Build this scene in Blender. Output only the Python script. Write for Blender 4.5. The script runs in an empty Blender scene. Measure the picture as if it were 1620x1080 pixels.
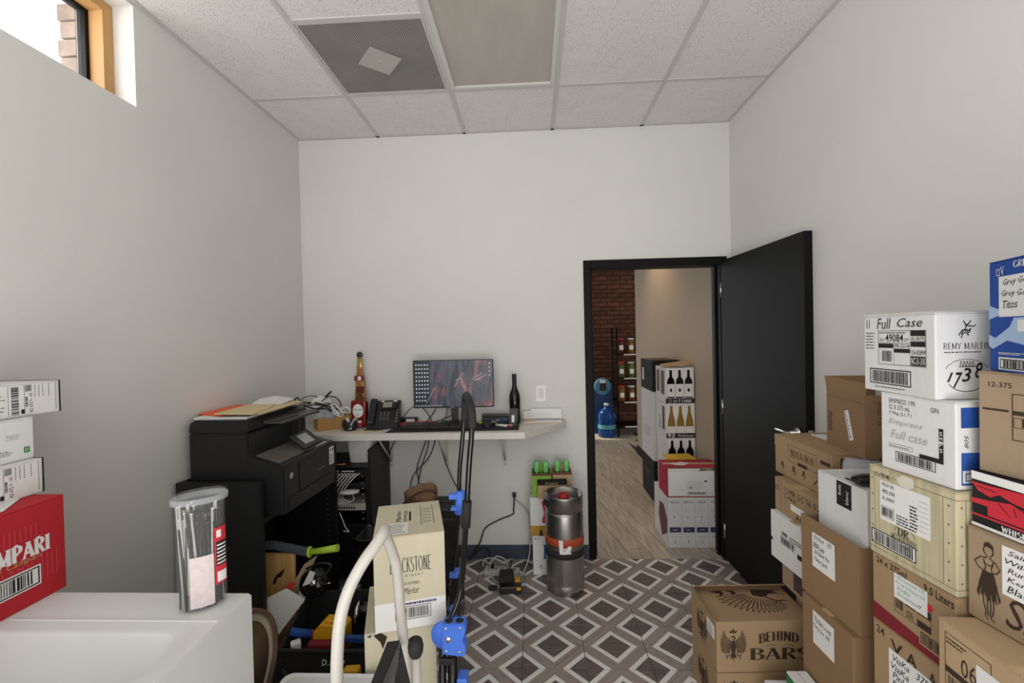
import bpy, bmesh, math, random
from mathutils import Vector, Matrix
from mathutils import noise as mn
random.seed(7)
PI = math.pi
scene = bpy.context.scene
COL = scene.collection

# ------------------------------------------------------------------ camera, world, light, exposure
F_PX, YAW, PIT, ROL, CAMH = 698.7, .0462, -.0128, -.0225, 1.568
cd = bpy.data.cameras.new('camera'); cam = bpy.data.objects.new('camera', cd); COL.objects.link(cam)
cd.sensor_width = 36; cd.lens = 36*F_PX/1620; cd.clip_start = .02
fw = Vector((-math.sin(YAW)*math.cos(PIT), math.cos(YAW)*math.cos(PIT), math.sin(PIT)))
rt = Vector((math.cos(YAW), math.sin(YAW), 0)); up = rt.cross(fw)
r2 = rt*math.cos(ROL)+up*math.sin(ROL); u2 = -rt*math.sin(ROL)+up*math.cos(ROL)
cam.matrix_world = Matrix(((r2.x,u2.x,-fw.x,0),(r2.y,u2.y,-fw.y,0),(r2.z,u2.z,-fw.z,CAMH),(0,0,0,1)))
scene.camera = cam
vs = scene.view_settings
vs.view_transform = 'Standard'; vs.look = 'None'; vs.gamma = 1; vs.exposure = -0.48; vs.use_curve_mapping = False
w = bpy.data.worlds.new('world'); scene.world = w; w.use_nodes = True
w.node_tree.nodes['Background'].inputs[0].default_value = (.98,.99,1,1)
w.node_tree.nodes['Background'].inputs[1].default_value = 2.1
def area(name, loc, direction, sx, sy, power, color=(1,1,1)):
    l = bpy.data.lights.new(name,'AREA'); l.shape='RECTANGLE'; l.size=sx; l.size_y=sy; l.energy=power; l.color=color
    o = bpy.data.objects.new(name,l); COL.objects.link(o); o.location=loc
    o.rotation_euler = Vector(direction).to_track_quat('-Z','Y').to_euler(); return o
area('rear_fill', (-.1,-1.3,1.55), (0.0,1,0.05), 2.6, 2.3, 27, (.97,.985,1))  # added fill behind the camera, an unseen soft frontal source
area('upward_fill', (-.1,-.95,.35), (0.0,.32,1), 2.4, .9, 62, (1,.985,.96))  # added unseen fill, aimed up to brighten the ceiling and walls
area('clerestory_daylight', (-1.92,.9,2.77), (1,.15,-.35), 1.5, .36, 14, (.94,.97,1))
hl = bpy.data.lights.new('hall_downlight','SPOT'); hl.energy=55; hl.spot_size=math.radians(105); hl.spot_blend=.9; hl.color=(1,.70,.42); hl.shadow_soft_size=.06
ho = bpy.data.objects.new('hall_downlight',hl); COL.objects.link(ho); ho.location=(1.05,4.75,2.93)
area('shop_side_light', (-2.2,4.0,1.5), (1,-.1,-.1), 1.2, 1.6, 3.5, (1,.93,.88))  # area light inside the shop, shining from its left end
sl = bpy.data.lights.new('sun','SUN'); sl.energy = 5; sl.angle = .01; sl.color = (1,.9,.75)
so = bpy.data.objects.new('sun',sl); COL.objects.link(so)
so.rotation_euler = Vector((2.54,-.74,-2.15)).to_track_quat('-Z','Y').to_euler()

# ------------------------------------------------------------------ materials
def lin(c):
    if isinstance(c,str): c = [int(c[i:i+2],16)/255 for i in (0,2,4)]
    return tuple((x/12.92 if x<=.04045 else ((x+.055)/1.055)**2.4) for x in c)+(1,)
MATS = {}
def mat(name, col, rough=.6, metal=0, noise=0, nscale=8, bump=0, bscale=120, stretch=(1,1,1), trans=0, ior=1.45, emit=0, spec=.5, col2=None, vary=0, alpha=1):
    if name in MATS: return MATS[name]
    m = bpy.data.materials.new(name); m.use_nodes = True; nt = m.node_tree; N = nt.nodes; L = nt.links
    b = N['Principled BSDF']; c = lin(col)
    b.inputs['Base Color'].default_value = c; b.inputs['Roughness'].default_value = rough; b.inputs['Metallic'].default_value = metal
    b.inputs['Specular IOR Level'].default_value = spec; b.inputs['IOR'].default_value = ior
    b.inputs['Transmission Weight'].default_value = trans
    if alpha<1: b.inputs['Alpha'].default_value = alpha
    if emit: b.inputs['Emission Color'].default_value = c; b.inputs['Emission Strength'].default_value = emit
    if noise or bump:
        tc = N.new('ShaderNodeTexCoord'); mp = N.new('ShaderNodeMapping'); L.new(tc.outputs['Object'], mp.inputs[0]); mp.inputs['Scale'].default_value = stretch
    out = None
    if noise:
        n = N.new('ShaderNodeTexNoise'); n.inputs['Scale'].default_value = nscale; n.inputs['Detail'].default_value = 5
        L.new(mp.outputs[0], n.inputs['Vector'])
        r = N.new('ShaderNodeValToRGB'); r.color_ramp.elements[0].position=.3; r.color_ramp.elements[1].position=.7
        d = lin(col2) if col2 else tuple(x*(1-noise) for x in c[:3])+(1,)
        e = c if col2 else tuple(min(1,x*(1+noise*.5)) for x in c[:3])+(1,)
        r.color_ramp.elements[0].color = d; r.color_ramp.elements[1].color = e
        L.new(n.outputs['Fac'], r.inputs[0]); out = r.outputs[0]
    if vary:
        oi = N.new('ShaderNodeObjectInfo'); mr = N.new('ShaderNodeMapRange'); L.new(oi.outputs['Random'], mr.inputs[0])
        mr.inputs['To Min'].default_value = 1-vary; mr.inputs['To Max'].default_value = 1+vary
        hs = N.new('ShaderNodeHueSaturation'); L.new(mr.outputs[0], hs.inputs['Value'])
        if out: L.new(out, hs.inputs['Color'])
        else: hs.inputs['Color'].default_value = c
        out = hs.outputs[0]
    if out: L.new(out, b.inputs['Base Color'])
    if bump:
        n2 = N.new('ShaderNodeTexNoise'); n2.inputs['Scale'].default_value = bscale; n2.inputs['Detail'].default_value = 3
        L.new(mp.outputs[0], n2.inputs['Vector']); bp = N.new('ShaderNodeBump'); bp.inputs['Strength'].default_value = bump; bp.inputs['Distance'].default_value=.004
        L.new(n2.outputs['Fac'], bp.inputs['Height']); L.new(bp.outputs[0], b.inputs['Normal'])
    MATS[name] = m; return m
WALL = mat('wall_paint','dcdad6',.75,bump=.12,bscale=60,noise=.03,nscale=2)
TILEC = mat('acoustic_tile','dcdad6',.95,bump=.5,bscale=160)
def pits(m):
    nt=m.node_tree;N=nt.nodes;L=nt.links;b=N['Principled BSDF'];tc=N.new('ShaderNodeTexCoord')
    v=N.new('ShaderNodeTexVoronoi');v.inputs['Scale'].default_value=125;L.new(tc.outputs['Object'],v.inputs['Vector'])
    r=N.new('ShaderNodeValToRGB');r.color_ramp.elements[0].position=.17;r.color_ramp.elements[1].position=.26
    r.color_ramp.elements[0].color=lin('77736b');r.color_ramp.elements[1].color=lin('e0deda');L.new(v.outputs['Distance'],r.inputs[0])
    n=N.new('ShaderNodeTexNoise');n.inputs['Scale'].default_value=9;L.new(tc.outputs['Object'],n.inputs['Vector'])
    r2=N.new('ShaderNodeValToRGB');r2.color_ramp.elements[0].position=.36;r2.color_ramp.elements[1].position=.52;L.new(n.outputs[0],r2.inputs[0])
    mx=N.new('ShaderNodeMix');mx.data_type='RGBA';L.new(r2.outputs[0],mx.inputs['Factor']);mx.inputs['A'].default_value=lin('e0deda');L.new(r.outputs[0],mx.inputs['B'])
    L.new(mx.outputs['Result'],b.inputs['Base Color'])
pits(TILEC)
GRID = mat('grid_paint','c4c2bd',.5)
BLACKP = mat('black_paint','121212',.5,noise=.1,nscale=5,spec=.16)
BLACK = mat('black_laminate','171718',.5)
BPLAS = mat('black_plastic','202021',.38,bump=.08,bscale=400)
BGLOSS = mat('black_gloss','0e0e10',.12)
RUBBER = mat('black_rubber','242424',.75,bump=.15,bscale=300)
INK = mat('black_ink','1d1a19',.7)
INKB = mat('brown_ink','3a2c22',.75)
MARK = mat('marker_ink','24263a',.6)
GREENINK = mat('green_ink','7fb0a0',.7)
FAINT = mat('pale_ink','a9a9a6',.7)
PAPER = mat('white_paper','e6e5e2',.7,noise=.03,nscale=6)
GREYP = mat('grey_print','8d8c8a',.7)
def card(n,c): return mat(n,c,.85,noise=.10,nscale=5,bump=.12,bscale=70,stretch=(1,1,.08))
KRAFT = card('kraft_board','a68a69'); KRAFTD = card('kraft_dark','8f7152'); KRAFTL = card('kraft_pale','b59b78'); KRAFTG = card('kraft_grey','a08a70')
WCARD = card('white_board','dfdedd'); CREAM = card('cream_board','d0c7ad'); REDC = card('red_board','b3202b'); CRATEC = mat('crate_board','c2b897',.85,noise=.22,nscale=6,bump=.12,bscale=70,stretch=(9,9,.5))
BLUEC = card('blue_board','1f4a9e'); BLACKC = card('black_board','1a1919'); CRIMS = card('crimson_board','b22842')
INNER = mat('box_inside_shade','33261a',.9)  # very dark brown, the shade inside a box put into the colour
LBLUE = mat('pale_blue_print','a8bfe0',.7); BLUE = mat('blue_print','27509f',.7,noise=.25,nscale=30); NAVY = mat('navy_print','3a3b69',.7)
RED = mat('red_print','c92f3c',.6); DKRED = mat('dark_red_print','7c2029',.7); GOLD = mat('gold_print','c0a060',.6)
TAPE = mat('clear_tape','c8ad84',.2,noise=.05)
WPLAS = mat('white_plastic','d6d6d5',.38,noise=.03,nscale=4,bump=.05,bscale=40)
WMET = mat('white_enamel','bdb9b0',.4,noise=.06,nscale=20)
STEEL = mat('brushed_steel','a8a5a0',.33,metal=.95,noise=.35,nscale=7,bump=.1,bscale=40,stretch=(1,1,.3))
CHROME = mat('chrome','cfcfcf',.15,metal=1)
HTBLUE = mat('blue_plastic','4c7be2',.4)
GLASS = mat('clear_glass','ffffff',.02,trans=1,ior=1.45)
CPLAS = mat('clear_plastic','eef0ef',.05,alpha=.05,spec=.35)
FROST = mat('frosted_plastic','e2e5ea',.2,alpha=.22)
AMBER = mat('amber_glass','7a4a10',.08,trans=.75,ior=1.4)
DGLASS = mat('dark_glass','14130f',.08)
GGLASS = mat('green_glass','4f8a2a',.08,trans=.5)
GFOIL = mat('green_foil','7cc878',.35)
WOOD = mat('pine_wood','c08f55',.55,noise=.3,nscale=6,stretch=(1,1,.12))
BAMBOO = mat('bamboo','c49a60',.5,noise=.25,nscale=10,stretch=(6,1,.3))
DESKW = mat('white_laminate','dad7cf',.4,noise=.06,nscale=30,stretch=(.3,1,1))
MANILA = mat('manila','d9c49a',.7,noise=.04); ORANGE = mat('orange_paper','ef6a3c',.7); YEL = mat('yellow_plastic','e0a820',.45); LIME = mat('lime_rubber','a6c438',.55)
BASEB = mat('slate_vinyl','3f4653',.5)
WCABLE = mat('white_cable','dedddb',.45); BCABLE = mat('black_cable','151515',.45); GREYC = mat('grey_metal','6e6e70',.5)

# ------------------------------------------------------------------ mesh helpers
def empty(name, label, cat, loc=(0,0,0), rz=0, group=None, kind=None):
    o = bpy.data.objects.new(name,None); COL.objects.link(o); o.location=loc; o.rotation_euler=(0,0,rz); o.empty_display_size=.05
    if label: o['label']=label
    if cat: o['category']=cat
    if group: o['group']=group
    if kind: o['kind']=kind
    return o
class MB:
    def __init__(s): s.bm=bmesh.new(); s.mats=[]
    def mi(s,m):
        if m not in s.mats: s.mats.append(m)
        return s.mats.index(m)
    def box(s,a,b,m=None,bevel=0,M=None):
        a=Vector(a);b=Vector(b);c=(a+b)/2;d=b-a
        g=bmesh.ops.create_cube(s.bm,size=1); vs_=g['verts']
        for v in vs_: v.co=Vector((v.co.x*d.x,v.co.y*d.y,v.co.z*d.z))+c
        fs={f for v in vs_ for f in v.link_faces}
        if bevel:
            es={e for v in vs_ for e in v.link_edges}
            r=bmesh.ops.bevel(s.bm,geom=list(es),offset=bevel,segments=2,affect='EDGES',profile=.5)
            vs_=list({v for f in r['faces'] for v in f.verts}|{v for v in vs_ if v.is_valid}); fs={f for v in vs_ for f in v.link_faces}
        if M is not None:
            for v in vs_: v.co=M@v.co
        k=s.mi(m) if m else 0
        for f in fs: f.material_index=k
        return s
    def poly(s,pts,m=None,thick=0,n=None):
        vs_=[s.bm.verts.new(p) for p in pts]
        f=s.bm.faces.new(vs_); k=s.mi(m) if m else 0; f.material_index=k
        if thick:
            f.normal_update(); nn=Vector(n) if n else f.normal.copy()
            r=bmesh.ops.extrude_face_region(s.bm,geom=[f]); ex=[e for e in r['geom'] if isinstance(e,bmesh.types.BMVert)]
            for v in ex: v.co+=nn*thick
            for v in ex:
                for g in v.link_faces: g.material_index=k
        return s
    def lathe(s,prof,m=None,seg=24,c=(0,0,0),M=None,sx=1,sy=1):
        rings=[];k=s.mi(m) if m else 0
        for r,z in prof:
            if r<1e-6: rings.append([s.bm.verts.new((0,0,z))])
            else: rings.append([s.bm.verts.new((r*sx*math.cos(2*PI*i/seg),r*sy*math.sin(2*PI*i/seg),z)) for i in range(seg)])
        for a,b in zip(rings,rings[1:]):
            for i in range(seg):
                j=(i+1)%seg
                if len(a)==1 and len(b)==1: continue
                if len(a)==1: f=s.bm.faces.new((a[0],b[i],b[j]))
                elif len(b)==1: f=s.bm.faces.new((a[i],a[j],b[0]))
                else: f=s.bm.faces.new((a[i],a[j],b[j],b[i]))
                f.material_index=k; f.smooth=True
        for R in rings:
            for v in R: v.co=(M@v.co if M is not None else v.co)+Vector(c)
        return s
    def tube(s,pts,r,m=None,seg=8,smooth=0,caps=True):
        pts=[Vector(p) for p in pts]
        if smooth:
            out=[]
            n=len(pts)
            for i in range(n-1):
                p0=pts[max(i-1,0)];p1=pts[i];p2=pts[i+1];p3=pts[min(i+2,n-1)]
                for j in range(smooth):
                    t=j/smooth
                    out.append(.5*((2*p1)+(p2-p0)*t+(2*p0-5*p1+4*p2-p3)*t*t+(3*p1-p0-3*p2+p3)*t**3))
            out.append(pts[-1]); pts=out
        k=s.mi(m) if m else 0; rings=[]; prev=None
        for i,p in enumerate(pts):
            t=(pts[min(i+1,len(pts)-1)]-pts[max(i-1,0)]).normalized()
            if prev is None:
                a=Vector((0,0,1)) if abs(t.z)<.9 else Vector((1,0,0)); u=t.cross(a).normalized()
            else: u=(prev-t*prev.dot(t)).normalized()
            prev=u; v=t.cross(u); rr=r[min(i,len(r)-1)] if isinstance(r,(list,tuple)) else r
            rings.append([s.bm.verts.new(p+(u*math.cos(2*PI*q/seg)+v*math.sin(2*PI*q/seg))*rr) for q in range(seg)])
        for a,b in zip(rings,rings[1:]):
            for i in range(seg):
                f=s.bm.faces.new((a[i],a[(i+1)%seg],b[(i+1)%seg],b[i])); f.smooth=True; f.material_index=k
        if caps:
            for R in (rings[0][::-1],rings[-1]):
                f=s.bm.faces.new(R); f.material_index=k
        return s
    def obj(s,name,m=None,parent=None,label=None,cat=None,group=None,kind=None,recalc=True):
        if recalc: bmesh.ops.recalc_face_normals(s.bm,faces=s.bm.faces)
        me=bpy.data.meshes.new(name); s.bm.to_mesh(me); s.bm.free()
        for x in (s.mats or [m]): me.materials.append(x)
        o=bpy.data.objects.new(name,me); COL.objects.link(o)
        if parent is not None: o.parent=parent
        if label: o['label']=label
        if cat: o['category']=cat
        if group: o['group']=group
        if kind: o['kind']=kind
        return o
def boxo(name,a,b,m,parent=None,bevel=0,**k): return MB().box(a,b,None,bevel).obj(name,m,parent,**k)

# ------------------------------------------------------------------ lettering
_tc={}
def text_tris(s_,shear=0,bold=0,sp=1.0):
    k=(s_,shear,bold,sp)
    if k in _tc: return _tc[k]
    cu=bpy.data.curves.new('t','FONT'); cu.body=s_; cu.resolution_u=1 if len(s_)>12 else 2; cu.shear=shear; cu.offset=bold; cu.space_character=sp
    o=bpy.data.objects.new('t',cu); COL.objects.link(o); dg=bpy.context.evaluated_depsgraph_get(); dg.update()
    me=bpy.data.meshes.new_from_object(o.evaluated_get(dg))
    V=[(v.co.x,v.co.y) for v in me.vertices]; P=[tuple(p.vertices) for p in me.polygons]
    bpy.data.objects.remove(o); bpy.data.curves.remove(cu); bpy.data.meshes.remove(me)
    x0=min(v[0] for v in V);x1=max(v[0] for v in V);y0=min(v[1] for v in V);y1=max(v[1] for v in V)
    V=[((x-x0)/(x1-x0+1e-9),(y-y0)/(y1-y0+1e-9)) for x,y in V]; _tc[k]=(V,P); return V,P
A=lambda cx,cy,rx,ry,a0,a1,n=8:[(cx+rx*math.cos(math.radians(a0+(a1-a0)*i/n)),cy+ry*math.sin(math.radians(a0+(a1-a0)*i/n))) for i in range(n+1)]
GL={ # serif stroke letters in a 0..1 high cell; each stroke is a polyline
'A':(.8,[[(.08,0),(.4,1)],[(.4,1),(.72,0)],[(.2,.33),(.6,.33)]]),'B':(.7,[[(.15,0),(.15,1)],[(.15,1)]+A(.35,.76,.25,.24,90,-90)+[(.15,.52)],[(.15,.52)]+A(.38,.26,.27,.26,90,-90)+[(.15,0)]]),
'C':(.75,[A(.42,.5,.34,.5,50,310,12)]),'D':(.75,[[(.15,0),(.15,1)],[(.15,1)]+A(.35,.5,.32,.5,90,-90,12)+[(.15,0)]]),
'E':(.65,[[(.15,0),(.15,1)],[(.15,1),(.58,1)],[(.15,.52),(.5,.52)],[(.15,0),(.6,0)]]),'F':(.6,[[(.15,0),(.15,1)],[(.15,1),(.58,1)],[(.15,.52),(.5,.52)]]),
'G':(.8,[A(.42,.5,.34,.5,50,330,12),[(.72,.4),(.72,.1)]]),'H':(.8,[[(.15,0),(.15,1)],[(.65,0),(.65,1)],[(.15,.52),(.65,.52)]]),
'I':(.35,[[(.17,0),(.17,1)]]),'J':(.5,[[(.35,1),(.35,.2)]+A(.2,.2,.15,.2,0,-150,6)]),'K':(.75,[[(.15,0),(.15,1)],[(.62,1),(.15,.4)],[(.3,.58),(.65,0)]]),'L':(.6,[[(.15,0),(.15,1)],[(.15,0),(.56,0)]]),
'M':(.95,[[(.12,0),(.14,1)],[(.14,1),(.45,.1)],[(.45,.1),(.78,1)],[(.78,1),(.8,0)]]),'N':(.8,[[(.15,0),(.15,1)],[(.15,1),(.65,0)],[(.65,0),(.65,1)]]),
'O':(.85,[A(.42,.5,.36,.5,90,450,16)]),'P':(.68,[[(.15,0),(.15,1)],[(.15,1)]+A(.35,.74,.26,.26,90,-90)+[(.15,.48)]]),
'R':(.75,[[(.15,0),(.15,1)],[(.15,1)]+A(.35,.76,.25,.24,90,-90)+[(.15,.52)],[(.35,.52),(.68,0)]]),'S':(.62,[A(.32,.75,.23,.24,40,250,8)+A(.3,.26,.25,.26,80,-140,8)]),
'T':(.7,[[(.35,0),(.35,1)],[(.05,1),(.65,1)]]),'U':(.8,[[(.15,1),(.15,.3)]+A(.4,.3,.25,.3,180,360)+[(.65,1)]]),'V':(.75,[[(.05,1),(.37,0)],[(.37,0),(.7,1)]]),
'W':(1.0,[[(.05,1),(.28,0)],[(.28,0),(.5,.9)],[(.5,.9),(.72,0)],[(.72,0),(.95,1)]]),'X':(.75,[[(.08,1),(.66,0)],[(.64,1),(.08,0)]]),'Y':(.7,[[(.05,1),(.35,.5),(.35,0)],[(.65,1),(.35,.5)]]),
'Q':(.85,[A(.42,.5,.36,.5,90,450,16),[(.5,.2),(.75,-.15)]]),' ':(.4,[])}
def serif_polys(s_,thick=.16,thin=.05,ser=.1):
    x=0;out=[]
    for ch in s_:
        wd,st=GL.get(ch,GL[' '])
        for pl in st:
            for (ax,ay),(bx,by) in zip(pl,pl[1:]):
                dx,dy=bx-ax,by-ay;l=math.hypot(dx,dy)
                if l<1e-4: continue
                t=thin+(thick-thin)*abs(dy)/l
                if dy*dx>0 and abs(dx)>.12 and len(pl)<4: t=thin+.2*(thick-thin)
                out.append([(x+ax-t/2,ay),(x+ax+t/2,ay),(x+bx+t/2,by),(x+bx-t/2,by)] if abs(dy)>abs(dx)*.5 else [(x+ax,ay-t/2),(x+bx,by-t/2),(x+bx,by+t/2),(x+ax,ay+t/2)])
            if ser:
                for (ex,ey),(fx,fy) in ((pl[0],pl[1]),(pl[-1],pl[-2])):
                    if (ey<.02 or ey>.98) and abs(fx-ex)<abs(fy-ey)*.8: 
                        h=.035 if ey<.5 else -.035
                        out.append([(x+ex-ser-thick/2,ey),(x+ex+ser+thick/2,ey),(x+ex+ser+thick/2,ey+h),(x+ex-ser-thick/2,ey+h)])
        x+=wd+.06
    W=max(x-.06,.01); return [[(a/W,b) for a,b in p] for p in out]
class Face:
    "a flat printable side: o origin, U and V unit directions, n outward"
    def __init__(s,o,U,V,n): s.o,s.U,s.V,s.n=Vector(o),Vector(U),Vector(V),Vector(n)
    def p(s,u,v,off=0): return s.o+s.U*u+s.V*v+s.n*off
class Print:
    "collects flat print on faces and links it as one part"
    def __init__(s,off=.0006): s.v=[];s.f=[];s.off=off
    def quad(s,F,pts):
        k=len(s.v); o_=s.off+(len(s.f)%9)*2.5e-5; s.v+= [F.p(u,v,o_) for u,v in pts]; s.f.append(tuple(range(k,k+len(pts)))); return s
    def rect(s,F,u0,v0,u1,v1): return s.quad(F,[(u0,v0),(u1,v0),(u1,v1),(u0,v1)])
    def frame(s,F,u0,v0,u1,v1,t=.002):
        s.rect(F,u0,v0,u1,v0+t);s.rect(F,u0,v1-t,u1,v1);s.rect(F,u0,v0,u0+t,v1);return s.rect(F,u1-t,v0,u1,v1)
    def text(s,F,t,u0,v0,u1,v1,slant=0,shear=0,bold=0,sp=1.0,rot=0):
        V,P=text_tris(t,shear,bold,sp);k=len(s.v);w=u1-u0;h=v1-v0
        for x,y in V:
            if rot: a,b=u0+w*(1-y),v0+h*x
            else: a,b=u0+w*x,v0+h*y+slant*w*x
            s.v.append(F.p(a,b,s.off))
        s.f+=[tuple(k+i for i in p) for p in P];return s
    def serif(s,F,t,u0,v0,u1,v1,thick=.16,thin=.05,ser=.08,arc=0):
        for q in serif_polys(t,thick,thin,ser):
            s.quad(F,[(u0+(u1-u0)*x,v0+(v1-v0)*y+arc*(1-(2*x-1)**2)) for x,y in q])
        return s
    def bars(s,F,u0,v0,u1,v1,n=30,seed=1,vert=True,frame=.002):
        R=random.Random(seed);x=0;ws=[]
        while len(ws)<n: ws.append((R.choice((1,1,2,3)),R.choice((1,1,2))))
        T=sum(a+b for a,b in ws)
        for a,b in ws:
            f0,f1=x/T,(x+a)/T;x+=a+b
            if vert: s.rect(F,u0+(u1-u0)*(.06+.88*f0),v0+(v1-v0)*.12,u0+(u1-u0)*(.06+.88*f1),v0+(v1-v0)*.88)
            else: s.rect(F,u0+(u1-u0)*.1,v0+(v1-v0)*f0,u0+(u1-u0)*.9,v0+(v1-v0)*f1)
        if frame: s.frame(F,u0,v0,u1,v1,frame)
        return s
    def lines(s,F,u0,v0,u1,v1,n=4,seed=1,h=.45):
        "rows of unreadably small print"
        R=random.Random(seed);dv=(v1-v0)/n
        for i in range(n):
            u=u0;end=u0+(u1-u0)*R.uniform(.75,1)
            while u<end:
                l=R.uniform(.003,.010); s.rect(F,u,v0+dv*i,min(u+l,end),v0+dv*(i+h)); u+=l+.0018
        return s
    def poly(s,F,pts): return s.quad(F,pts)
    def stroke(s,F,pts,w):
        for (a,b),(c,d) in zip(pts,pts[1:]):
            l=math.hypot(c-a,d-b) or 1;nx,ny=-(d-b)/l*w/2,(c-a)/l*w/2
            s.quad(F,[(a-nx,b-ny),(c-nx,d-ny),(c+nx,d+ny),(a+nx,b+ny)])
        return s
    def obj(s,name,m,parent,label=None):
        me=bpy.data.meshes.new(name);me.from_pydata([tuple(v) for v in s.v],[],s.f);me.materials.append(m)
        o=bpy.data.objects.new(name,me);COL.objects.link(o);o.parent=parent
        if label:o['label']=label
        return o

# ------------------------------------------------------------------ the room
XL,XR,YB,H,YF=-1.629,1.365,3.085,2.9885,-1.5
def struct(name,mb,m=None,**k): return mb.obj(name,m,None,kind='structure',**k)
WY0,WY1,WZ=-.35,1.782,2.557     # window opening in the left wall
TH=.25
m=MB(); m.box((XL-TH,YF,0),(XL,YB+.12,WZ)); m.box((XL-TH,WY1,WZ),(XL,YB+.12,H+.1)); m.box((XL-TH,YF,WZ),(XL,WY0,H+.1)); m.box((XL-TH,WY0,H-.015),(XL,WY1,H+.1))
struct('wall_left',m,WALL)
struct('wall_right',MB().box((XR,YF,0),(XR+.12,YB,H+.1)),WALL)
DX0,DX1,DZ=.412,1.283,2.022
m=MB(); m.box((XL,YB,0),(DX0-.05,YB+.12,H+.1)); m.box((DX0-.05,YB,DZ+.055),(XR+.12,YB+.12,H+.1)); m.box((DX1+.05,YB,0),(XR+.12,YB+.12,DZ+.055))
struct('wall_back',m,WALL)
m=MB(); m.box((XL,YF-.1,0),(XR,YF,.25)); m.box((XL,YF-.1,2.75),(XR,YF,H+.1)); m.box((XL,YF-.1,.25),(-1.45,YF,2.75)); m.box((1.25,YF-.1,.25),(XR,YF,2.75))
struct('wall_front',m,WALL)
# ceiling: grid + tiles
ceil=empty('ceiling',None,None,(0,0,0),kind='structure')
gx=[XL,-1.052,-.442,.168,.778,XR]; gy=[YB,2.548,1.94,1.33,.72,.11,-.5,-1.11,YF]
m=MB()
for x in gx[1:-1]: m.box((x-.012,YF,H-.004),(x+.012,YB,H+.03))
for y in gy[1:-1]:
    for i in range(5):
        if i==2 and y in (1.94,.72): continue
        if i in (0,3,4) and gy.index(y)%2==0: continue
        m.box((gx[i]+.012,y-.012,H-.0035),(gx[i+1]-.012,y+.012,H+.029))
m.box((XL,YB-.02,H-.004),(XR,YB,H));m.box((XL,YF,H-.004),(XL+.02,YB-.02,H));m.box((XR-.02,YF,H-.004),(XR,YB-.02,H))
m.obj('ceiling_grid',GRID,ceil)
for i in range(5):
    cells=[]
    j=0
    ys=gy if i==1 else ([gy[0],gy[1],gy[3],gy[5],gy[7],gy[8]])
    for a,b in zip(ys,ys[1:]): cells.append((b,a))
    for (b,a) in cells:
        if i==1 and abs(a-2.548)<.01: continue
        if i==2 and abs(a-2.548)<.01: continue
        boxo('ceiling_tile',(gx[i]+.004,b+.004,H+.001),(gx[i+1]-.004,a-.004,H+.018),TILEC,ceil)
struct('ceiling_slab',MB().box((XL-.25,YF-.1,H+.12),(XR+.12,YB+.12,H+.2)),WALL)
# return-air vent with its round-cornered baffle
v=empty('ceiling_vent','perforated grey return air vent panel with a tilted square baffle in the ceiling','vent',(-.747,2.244,H))
VENT=mat('vent_mesh','8f8c85',.7)
def ventmat(m):
    nt=m.node_tree;N=nt.nodes;L=nt.links;b=N['Principled BSDF'];tc=N.new('ShaderNodeTexCoord')
    s=N.new('ShaderNodeTexVoronoi');s.inputs['Scale'].default_value=105;s.inputs['Randomness'].default_value=0;L.new(tc.outputs['Object'],s.inputs['Vector'])
    r=N.new('ShaderNodeValToRGB');r.color_ramp.elements[0].position=.30;r.color_ramp.elements[1].position=.42
    r.color_ramp.elements[0].color=lin('4b4842');r.color_ramp.elements[1].color=lin('b2afa8');L.new(s.outputs['Distance'],r.inputs[0])
    n=N.new('ShaderNodeTexNoise');n.inputs['Scale'].default_value=4;L.new(tc.outputs['Object'],n.inputs['Vector'])
    mx=N.new('ShaderNodeMix');mx.data_type='RGBA';mx.blend_type='MULTIPLY';mx.inputs['Factor'].default_value=.45
    L.new(r.outputs[0],mx.inputs['A']);L.new(n.outputs['Fac'],mx.inputs['B']);L.new(mx.outputs['Result'],b.inputs['Base Color'])
ventmat(VENT)
boxo('perforated_panel',(-.288,-.288,0),(.288,.288,.003),VENT,v)
m=MB()
for a,b in (((-.291,-.291,-.002),(.291,-.281,.006)),((-.291,.281,-.002),(.291,.291,.006)),((-.291,-.281,-.002),(-.281,.281,.006)),((.281,-.281,-.002),(.291,.281,.006))): m.box(a,b)
m.obj('vent_frame',GRID,v)
BAF=mat('baffle_paint','b4b2ab',.6)
MB().box((-.082,-.082,-.006),(.082,.082,-.002),None,0,Matrix.Rotation(math.radians(40),4,'Z')).obj('baffle',BAF,v)
MB().lathe([(0,-.0095),(.006,-.0085),(.007,-.006)],None,10).obj('screw',CHROME,v)
# fluorescent fixture, switched off
v=empty('ceiling_light','large switched-off recessed fluorescent fixture with a dusty grey lens','ceiling light',(-.137,1.939,H))
LENS=mat('light_lens','b4aea4',.3,noise=.1,nscale=2.5,stretch=(4,1,1),bump=.1,bscale=300)
boxo('lens',(-.272,-.578,.006),(.272,.578,.010),LENS,v)
m=MB()
for a,b in (((-.293,-.597,-.006),(-.270,.597,.008)),((.270,-.597,-.006),(.293,.597,.008)),((-.270,-.597,-.006),(.270,-.574,.008)),((-.270,.574,-.006),(.270,.597,.008))): m.box(a,b,None,.002)
m.obj('frame',mat('frame_enamel','cfcdc9',.4),v)
m=MB()
for a,b in (((-.299,-.603,-.001),(-.293,.603,.004)),((.293,-.603,-.001),(.299,.603,.004)),((-.293,.597,-.001),(.293,.603,.004))): m.box(a,b)
m.obj('shadow_gap',mat('dark_gap','4a4946',.8),v)
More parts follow.
